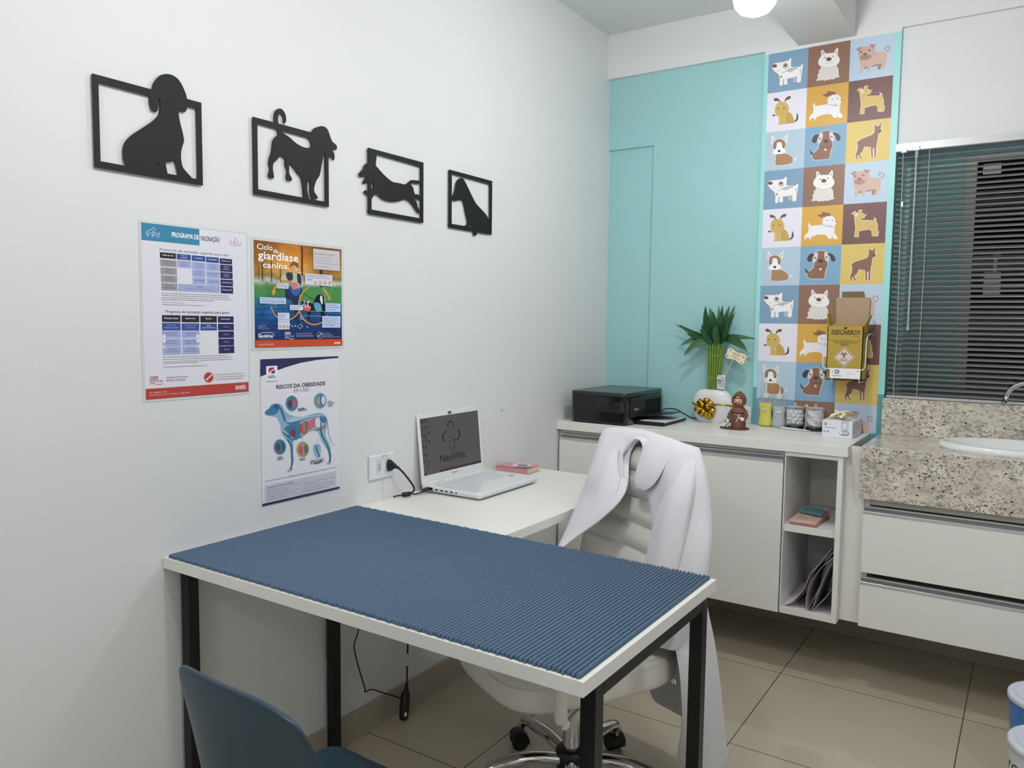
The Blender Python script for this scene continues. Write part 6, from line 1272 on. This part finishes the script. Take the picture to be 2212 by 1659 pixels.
def folders():
    def sheet(profs, name, lab, mats, y0=1.915, y1=2.16, t=0.0012, cat='folder', grp=None):
        r = root(name, (profs[0][0][0], 2.03, 0.264), lab, cat, grp)
        for k, pr in enumerate(profs):
            P = smooth([(x, 0, max(z, 0.2655)) for x, z in pr], 5, False); m = MB(); a = []; b = []
            for i, p in enumerate(P):
                d = P[min(i+1, len(P)-1)]-P[max(0, i-1)]; d.normalize(); n = Vector((-d.z, 0, d.x))*t
                a.append(p); b.append(p+n)
            ring = a+b[::-1]; m.loft([[(q.x, y, q.z) for q in ring] for y in (y0+k*.002, (y0+y1)/2, y1)], 0, True, True, True)
            build('leaf_sheet', m, mats, r)
        return r
    MF = mat('folder_card', (196, 188, 194), 0.5); MP = mat('paper_lilac', (222, 214, 228), 0.6)
    sheet([[(0.998,0.266),(1.032,0.286),(1.071,0.341),(1.092,0.404),(1.114,0.436),(1.160,0.507)]], 'paper_sheet', 'curved white sheet lying lowest against the left side of the bottom cubby', [MP], cat='paper', y0=1.92)
    sheet([[(1.010,0.266),(1.044,0.290),(1.080,0.345),(1.100,0.408),(1.124,0.445),(1.166,0.500)]], 'paper_sheet', 'second curved sheet just above the lowest one in the bottom cubby', [mat('paper_grey', (196, 186, 196), 0.6)], y0=1.93, cat='paper')
    sheet([[(1.088,0.266),(1.082,0.305),(1.094,0.367),(1.127,0.432),(1.169,0.480)], [(1.0885,0.267),(1.107,0.311),(1.121,0.345),(1.140,0.39)]], 'folder', 'bent grey folder standing open left in the bottom cubby', [MF], grp='folders in the bottom cubby')
    sheet([[(1.104,0.266),(1.121,0.335),(1.149,0.418),(1.169,0.462)], [(1.1045,0.267),(1.131,0.300),(1.153,0.330),(1.170,0.368)]], 'folder', 'bent grey folder standing open right in the bottom cubby', [MF], grp='folders in the bottom cubby')
folders()

# ================================================================ OFFICE CHAIR AND LAB COAT
HUB = Vector((0.70, 0.81, 0)); CWD = Vector((0.883, -0.469, 0)); CFD = Vector((-0.469, -0.883, 0))
def CH(w, f, z): return HUB+CWD*w+CFD*f+Vector((0, 0, z))
def office_chair():
    r = root('office_chair', (HUB.x, HUB.y, 0), 'white leather swivel chair with ribbed back and chrome base behind the table', 'chair')
    # seat: rounded cushion
    def ring(z, k, dz=0.0):
        P = []; hw, f0, f1 = 0.270*k, -0.225*k, 0.300*k
        for j in range(44):
            t = 2*PI*j/44; c, s = math.cos(t), math.sin(t); e = 0.52
            w = hw*math.copysign(abs(c)**e, c); ff = math.copysign(abs(s)**e, s); f = (ff*f1 if ff > 0 else -ff*f0)
            if f > 0.12: w *= 1-0.10*((f-0.12)/0.18)**2
            d = 0.030*max(0, (f-0.14)/0.16)**1.6
            P.append(CH(w, f, z-d))
        return P
    m = MB(); m.loft([ring(0.372, .80), ring(0.374, .93), ring(0.388, .985), ring(0.405, 1.0), ring(0.430, 1.0), ring(0.448, .99), ring(0.458, .965), ring(0.462, .90), ring(0.463, .6), ring(0.462, .25)], 0, True, True)
    seat = build('seat', m, M_LEATHER, r); subsurf(seat, 1)
    m = MB(); rg = ring(0.4475, 0.996); m.tube(rg+[rg[0]], 0.0022, 6, cap=False); build('piping', m, M_LEATHER, seat)
    m = MB(); m.xf = lambda p: CH(p.x, p.y, p.z); m.box(-0.09, 0.09, -0.09, 0.10, 0.352, 0.372, 0, 0.004); build('seat_plate', m, M_BLKMET, r)
    # backrest with padded horizontal ribs
    def back(w_, z, d):   # d = outward offset from the shell mid-surface (front positive)
        t = (z-0.48)/(1.005-0.48)
        f = -0.176-0.074*t+0.022*(w_/0.245)**2+d
        return CH(w_, f, z)
    m = MB(); rows = []; zs = np.linspace(0.470, 0.968, 96); ribs = 0.0715
    for z in zs:
        t = (z-0.47)/0.515; hw = 0.243*(1-0.10*t)-0.035*max(0, (t-0.88)/0.12)**2-0.03*max(0, (0.08-t)/0.08)**2
        row = []
        for j in range(25):
            u = -1+2*j/24; w_ = u*hw; arch = z+0.010*u*u
            b = abs(math.sin(PI*(arch-0.47)/ribs))**0.62
            edge = 1-abs(u)**8; row.append(back(w_, z, (0.009+0.027*b)*edge*(1-.75*max(0, t-.8)/.2)))
        for j in range(24, -1, -1):
            u = -1+2*j/24; row.append(back(u*hw, z, -0.018*(1-abs(u)**6)-0.002))
        rows.append(row)
    m.loft(rows, 0, True, True); build('backrest', m, M_LEATHER, r)
    m = MB()
    for s in (-0.10, 0.10):
        m = MB(); m.tube(smooth([CH(s, 0.04, 0.360), CH(s, -0.16, 0.362), CH(s, -0.235, 0.39), CH(s, -0.245, 0.50), CH(s, -0.26, 0.60)], 4, False), 0.011, 10); build('back_support', m, M_CHROME, r)
    # arms: chrome loop with leather sleeve
    for s in (-1, 1):
        path = smooth([CH(s*.283, 0.215, 0.372), CH(s*.293, 0.225, 0.43), CH(s*.298, 0.215, 0.50), CH(s*.298, 0.175, 0.575), CH(s*.296, 0.08, 0.596), CH(s*.294, -0.05, 0.598), CH(s*.285, -0.14, 0.598), CH(s*.262, -0.175, 0.595)], 4, False)
        m = MB(); m.tube(path, 0.0085, 10); arm = build('armrest', m, M_CHROME, r)
        m = MB(); m.tube(path[1:-4], 0.0165, 14); build('arm_sleeve', m, M_LEATHER, arm, label='white leather sleeve')
        m = MB(); m.tube([CH(s*.262, 0.213, 0.378), CH(s*.300, 0.214, 0.376)], 0.012, 18); m.tube([CH(s*.299, 0.214, 0.376), CH(s*.303, 0.214, 0.376)], 0.008, 14); build('arm_bolt', m, M_CHROME, arm)
        m = MB(); m.tube([CH(s*.20, 0.10, 0.366), CH(s*.283, 0.215, 0.376)], 0.010, 8); build('arm_bracket', m, M_CHROME, arm)
    # gas lift and star base
    m = MB(); m.lathe([(0.026, 0.100), (0.026, 0.235)], (HUB.x, HUB.y, 0), 24); m.lathe([(0.0165, 0.235), (0.0165, 0.352)], (HUB.x, HUB.y, 0), 24); build('gas_lift', m, M_CHROME, r)
    m = MB(); m.lathe([(0.030, 0.048), (0.042, 0.056), (0.046, 0.085), (0.046, 0.110), (0.038, 0.120), (0.027, 0.121)], (HUB.x, HUB.y, 0), 28); build('hub', m, M_BLKPL, r)
    for k in range(5):
        a = math.radians(156.5-72*k); d = Vector((math.cos(a), math.sin(a), 0)); Q = lambda q, z: HUB+d*q+Vector((0, 0, z))
        m = MB(); m.tube(smooth([Q(0.035, 0.090), Q(0.12, 0.104), Q(0.20, 0.100), Q(0.238, 0.088), Q(0.250, 0.070)], 4, False), [0.021]*8+[0.018]*5+[0.015]*4, 12, flat=.8); leg = build('star_leg', m, M_CHROME, r)
        e = Q(0.248, 0); tdir = Vector((math.cos(a+1.2), math.sin(a+1.2), 0)); ax = Vector((-tdir.y, tdir.x, 0)); cc = e+tdir*0.014+Vector((0, 0, 0.026))
        m = MB(); m.tube([e+Vector((0, 0, 0.072)), e+Vector((0, 0, 0.046))], 0.0065, 10); build('caster_stem', m, M_CHROME, leg)
        m = MB()
        for s in (-1, 1): m.tube([cc+ax*s*0.008, cc+ax*s*0.0225], 0.0255, 24)
        cst = build('caster', m, M_BLKPL, leg)
        m = MB(); rows = []
        for t in np.linspace(-0.35, 2.6, 12):
            rd = 0.0285; p = cc+tdir*(-math.cos(t)*rd)+Vector((0, 0, math.sin(t)*rd)); rows.append([p-ax*0.024, p-ax*0.012+Vector((0, 0, .0015)), p+ax*0.012+Vector((0, 0, .0015)), p+ax*0.024])
        m.loft(rows, 0); o = build('caster_hood', m, M_BLKPL, leg, fix=False); subsurf(o, 0, 0.002, -1)
office_chair()

def lab_coat():
    r = root('lab_coat', (0.86, 1.05, 0.95), 'white lab coat draped over the back of the white office chair', 'coat')
    FOLD = lambda i, j, a=0.004: a*math.sin(i*1.1+j*2.3)
    def sheet(name, rows, sub=2, t=0.0028, lab=None):
        n = max(len(q) for q in rows); m = MB(); m.loft(rows, 0); o = build(name, m, M_COAT, r, fix=True, label=lab); subsurf(o, sub, t, 0); return o
    V = lambda p: Vector(p)
    # --- back and right side panel, wrapping behind the chair down to the hem
    T = [(0.975, [(.085,-.228),(.150,-.232),(.198,-.250),(.190,-.285),(.10,-.296),(0,-.300),(-.10,-.296),(-.20,-.285),(-.215,-.245)]),
         (0.945, [(.10,-.215),(.17,-.218),(.222,-.240),(.170,-.292),(.11,-.318),(0,-.325),(-.12,-.318),(-.215,-.300),(-.238,-.245)]),
         (0.90, [(.12,-.19),(.20,-.195),(.262,-.225),(.168,-.308),(.10,-.330),(0,-.345),(-.12,-.34),(-.22,-.32),(-.250,-.25)]),
         (0.80, [(.13,-.17),(.21,-.178),(.278,-.215),(.165,-.318),(.10,-.338),(0,-.355),(-.12,-.35),(-.225,-.33),(-.262,-.25)]),
         (0.68, [(.15,-.15),(.23,-.165),(.285,-.215),(.162,-.326),(.10,-.346),(0,-.365),(-.12,-.36),(-.225,-.34),(-.262,-.26)]),
         (0.56, [(.24,-.13),(.285,-.155),(.298,-.225),(.170,-.335),(.10,-.356),(0,-.37),(-.12,-.37),(-.22,-.345),(-.250,-.28)]),
         (0.48, [(.308,-.115),(.318,-.165),(.305,-.235),(.21,-.34),(.12,-.358),(0.02,-.372),(-.10,-.372),(-.19,-.35),(-.22,-.30)]),
         (0.40, [(.312,-.118),(.328,-.175),(.308,-.250),(.225,-.345),(.13,-.352),(0.04,-.375),(-.07,-.375),(-.15,-.355),(-.18,-.31)]),
         (0.29, [(.288,-.150),(.322,-.205),(.305,-.275),(.240,-.350),(.15,-.350),(0.07,-.378),(-.03,-.375),(-.10,-.36),(-.13,-.33)]),
         (0.20, [(.245,-.178),(.305,-.215),(.300,-.290),(.252,-.352),(.17,-.345),(0.09,-.38),(.0,-.375),(-.06,-.365),(-.09,-.34)]),
         (0.135, [(.212,-.195),(.285,-.215),(.300,-.300),(.262,-.358),(.18,-.345),(0.10,-.385),(.02,-.378),(-.04,-.37),(-.07,-.35)])]
    rows = [[CH(w+0.004*math.sin(j*2.1+i*.4), f+0.006*math.sin(j*1.9+i*.55), z-(0.008*math.sin(j*1.3) if i > 8 else 0)) for j, (w, f) in enumerate(q)] for i, (z, q) in enumerate(T)]
    sheet('coat_back', rows)
    # --- left front panel and sleeve sweeping forward and down over the desk edge
    L = [((0.608,1.131,0.985),(0.753,1.031,0.955)), ((0.595,1.115,0.905),(0.800,0.945,0.890)), ((0.580,1.092,0.830),(0.811,0.905,0.852)), ((0.583,1.046,0.790),(0.790,0.878,0.815)), ((0.590,0.986,0.745),(0.735,0.861,0.760)), ((0.600,0.925,0.702),(0.675,0.858,0.716)), ((0.618,0.845,0.672),(0.640,0.823,0.676))]
    top = [(CH(-.225,-.318,.93), CH(.015,-.338,.94)), (CH(-.222,-.292,.980), CH(.020,-.303,.994)), (CH(-.212,-.262,1.006), CH(.028,-.260,1.0205)), (CH(-.216,-.246,.998), CH(.000,-.232,1.006))]
    rows = []; plk = []
    for i, (a, b) in enumerate(top+L):
        a, b = V(a), V(b); wid = (b-a).length; j = i-4
        n = Vector((0.25, -0.62, 0.74)).normalized() if j > 2 else (CFD*0.95+Vector((0, 0, .3))).normalized(); bulge = wid*(0.17 if j >= 1 else (0.10 if j == 0 else 0.0))
        row = [a.lerp(b, k/8)+n*(bulge*math.sin(PI*k/8)**.8)*(1-.2*k/8)+n*(0.006 if j >= 0 else .002)*math.sin(k*2.2+i*.5)*math.sin(PI*k/8) for k in range(9)]
        if i == 2: row = [p+Vector((0, 0, .010*math.sin(PI*k/8))) for k, p in enumerate(row)]
        rows.append(row)
        if j >= 1: w_ = min(.5, .030/max(wid, .03)); k0 = 8*(1-w_); f_ = int(min(7, k0)); q = row[f_].lerp(row[f_+1], k0-f_); plk.append([q+n*.004, q.lerp(row[8], .5)+n*.0045, row[8]+n*.003])
    sheet('left_front', rows)
    sheet('placket', plk, 1, .002)
    # --- right front panel with the broad hanging sleeve over it
    Rr = [((0.817,1.003,0.975),(1.002,0.921,1.005)), ((0.835,0.942,0.905),(1.036,0.869,0.935)), ((0.868,0.915,0.868),(1.051,0.850,0.856)), ((0.899,0.885,0.787),(1.067,0.819,0.791)), ((0.905,0.866,0.700),(1.070,0.795,0.720)), ((0.908,0.853,0.640),(1.066,0.784,0.660)), ((0.914,0.83,0.55),(1.040,0.782,0.577)), ((0.920,0.80,0.485),(1.010,0.770,0.490))]
    top = [(CH(-.035,-.340,.94), CH(.140,-.325,.94)), (CH(-.018,-.305,.995), CH(.172,-.298,.982)), (CH(-.020,-.262,1.0225), CH(.200,-.262,1.000)), (CH(-.004,-.233,1.006), CH(.212,-.247,.998))]
    rows = []
    for i, (a, b) in enumerate(top+Rr):
        a, b = V(a), V(b); wid = (b-a).length; row = []; n = (CFD+Vector((0, 0, .15))).normalized()
        if i < 4: wid *= .1
        for k in range(11):
            s = k/10; p = a.lerp(b, s)+n*(wid*0.13*math.sin(PI*s)**.7)
            p += n*0.007*math.sin(s*9+i*0.35)*math.sin(PI*s)
            row.append(p)
        g = (0, .02, .05, .15, .4, .8, 1, 1, 1, 1, 1, 1)[i]; row += [b-CFD*0.028*g+CWD*.008*g-Vector((0, 0, .002)), b-CFD*0.055*g-CWD*0.022*g-Vector((0, 0, .004))]
        rows.append(row)
    sheet('right_front', rows)
    # right sleeve: flattened tube from the shoulder to a cuff resting by the seat
    Sv = [((.208,-.246,.994),.006,.006), ((.220,-.215,.955),.026,.020), ((.230,-.185,.91),.040,.025), ((.232,-.160,.85),.052,.030), ((.232,-.135,.75),.060,.032), ((.226,-.115,.65),.060,.03), ((.212,-.098,.56),.050,.028), ((.200,-.085,.49),.040,.022), ((.196,-.078,.468),.036,.018)]
    rows = []
    for i, (c, rw, rf) in enumerate(Sv):
        c = CH(*c); rows.append([c+CWD*rw*math.cos(t)*(1+.04*math.sin(2*t+i))+CFD*(rf*math.sin(t)+0.004*math.sin(4*t+i*.7)) for t in [2*PI*k/16 for k in range(16)]])
    m = MB(); m.loft(rows, 0, True, False); o = build('right_sleeve', m, M_COAT, r); subsurf(o, 2, 0.0028, 0)
    # stand collar ringing the neck opening, and the two rounded collar ends
    C1 = [((-.036,-.180,.905),(-.010,-.160,.900)), ((-.060,-.205,.955),(-.040,-.184,.950)), ((-.046,-.224,.995),(-.032,-.205,.990)), ((0.0,-.232,1.008),(0.0,-.212,1.001)), ((.036,-.226,.998),(.036,-.204,.984)), ((.054,-.212,.968),(.046,-.187,.952)), ((.064,-.196,.935),(.042,-.168,.910))]
    sheet('collar', [[CH(*a), V(CH(*a)).lerp(CH(*b), .5)+CFD*.005, CH(*b)] for a, b in C1], 2, 0.003)
    def leaf(rows2, name, bul):
        rows = []
        for i, (a, b) in enumerate(rows2):
            a, b = CH(*a), CH(*b); rows.append([a.lerp(b, k/5)+CFD*bul*math.sin(PI*k/5)*math.sin(PI*min(1, .25+.75*i/5)) for k in range(6)])
        sheet(name, rows, 2, 0.0030)
    leaf([((.026,-.216,1.000),(.165,-.216,.998)), ((.048,-.192,.974),(.167,-.192,.970)), ((.056,-.174,.944),(.166,-.172,.938)), ((.058,-.160,.914),(.158,-.157,.906)), ((.066,-.150,.890),(.140,-.149,.884)), ((.086,-.146,.874),(.116,-.146,.872))], 'lapel', .010)
    leaf([((-.082,-.206,.965),(-.044,-.192,.960)), ((-.070,-.190,.932),(-.020,-.174,.926)), ((-.058,-.174,.902),(.008,-.157,.896)), ((-.052,-.163,.880),(.020,-.146,.872)), ((-.040,-.157,.862),(.008,-.144,.855))], 'lapel', .006)
    # metal snaps on the hanging edge
    for w, f, z in ((.316,-.100,.556),(.318,-.100,.425)):
        m = MB(); c = CH(w, f, z); m.tube([c, c+CFD*0.004], 0.0075, 16); m.tube([c+CFD*.004, c+CFD*0.0055], 0.004, 12); build('snap_button', m, M_CHROME, r)
    pass
lab_coat()

# ================================================================ BLUE VISITOR CHAIR (foreground)
def blue_chair():
    r = root('visitor_chair', (0.81, -0.20, 0), 'dark blue plastic shell chair in the lower left foreground in front of the table', 'chair')
    MBL = mat('blue_plastic', (38, 60, 74), 0.38)
    cx = 0.828
    P = [(-.452,.839,.112,.006,.006),(-.452,.834,.126,.008,.005),(-.450,.815,.137,.014,.002),(-.442,.745,.148,.030,.0),(-.430,.660,.158,.045,.0),(-.412,.575,.172,.055,.0),(-.388,.500,.192,.055,.005),(-.350,.455,.212,.045,.014),(-.290,.436,.226,.028,.022),(-.21,.430,.232,.012,.028),(-.12,.432,.234,.0,.030),(-.04,.440,.230,.0,.024),(.005,.444,.216,.0,.014),(.030,.436,.192,-.006,.006),(.040,.420,.165,-.010,.0)]
    rows = []
    for y, z, hw, cf, cu in P:
        row = []
        for j in range(15):
            u = -1+2*j/14; e = abs(u)**2.6
            row.append(Vector((cx+0.040-0.072*(y+.45)/.48+u*hw, y+cf*e, z+cu*e-(0.020*max(0, u)**3+0.006*max(0, -u)**4 if z > .80 else 0))))
        rows.append(row)
    m = MB(); m.loft(rows, 0); o = build('seat_shell', m, MBL, r, fix=True); subsurf(o, 2, 0.009, 0)
    MW = mat('beech_leg', (176, 142, 100), 0.5, noise=.08)
    for sx in (-1, 1):
        for y0, y1 in ((-.30, -.38), (-.06, 0.0)):
            m = MB(); m.tube([(cx+sx*0.10, y0, 0.424), (cx+sx*0.20, y1, 0.0)], [0.016, 0.010], 14); build('leg', m, MW, r)
        m = MB(); m.tube([(cx+sx*0.115, -.315, 0.35), (cx+sx*0.115, -.05, 0.35)], 0.005, 8); build('cross_rod', m, M_BLKMET, r)
blue_chair()

# ================================================================ BINS
def bin_(x, y, rr, h, lab, body, leaf):
    r = root('bin', (x, y, 0), lab, 'bin')
    m = MB(); m.lathe([(rr*.82, 0), (rr*.84, 0.003), (rr*.985, h-0.012), (rr*.985, h)], (x, y, 0), 56); b = build('bucket', m, body, r)
    if leaf:
        for k, (a, z, L, w, tl) in enumerate([(172,.255,.030,.006,.6),(182,.205,.040,.011,-.4),(192,.235,.030,.007,.9),(200,.180,.042,.010,-.7),(165,.17,.036,.009,.5),(186,.150,.030,.007,1.1),(210,.24,.034,.009,.3),(222,.19,.04,.01,-.5),(236,.23,.03,.008,.7),(178,.11,.036,.009,-.2),(205,.12,.03,.008,.8),(154,.23,.03,.008,-.6)]):
            a0 = math.radians(a); m = MB(); ring = []
            for t in np.linspace(0, 2*PI, 17)[:-1]:
                u, v = L/2*math.cos(t), w*math.sin(t)*abs(math.sin(t))**.3*(1 if math.sin(t) > 0 else .4); U = u*math.cos(tl)-v*math.sin(tl); Z = u*math.sin(tl)+v*math.cos(tl)
                zz = z+Z; R_ = rr*(.84+.145*(zz/(h-.012)))+0.0006; ring.append((x+R_*math.cos(a0+U/R_), y+R_*math.sin(a0+U/R_), zz))
            m.add(ring, [list(range(16))]); build('leaf_print', m, mat('leaf_ink', (74, 76, 84), 0.5), b)
    m = MB(); m.lathe([(rr*1.0, h-0.008), (rr*1.03, h-0.006), (rr*1.03, h+0.006), (rr*1.0, h+0.010), (rr*.86, h+0.011), (rr*.84, h+0.0085), (rr*.80, h+0.0085), (rr*.2, h+0.010), (0.002, h+0.010)], (x, y, 0), 56); build('lid', m, mat('bin_lid', (206, 212, 226), 0.35), r)
bin_(1.843, 1.515, 0.107, 0.292, 'blue plastic bin with a white lid at the right edge behind the patterned bin', mat('bin_blue', (58, 122, 186), 0.3), False)
bin_(1.850, 1.215, 0.107, 0.292, 'white bin with dark leaf pattern and white lid nearest the right edge', mat('bin_white', (205, 208, 214), 0.4), True)
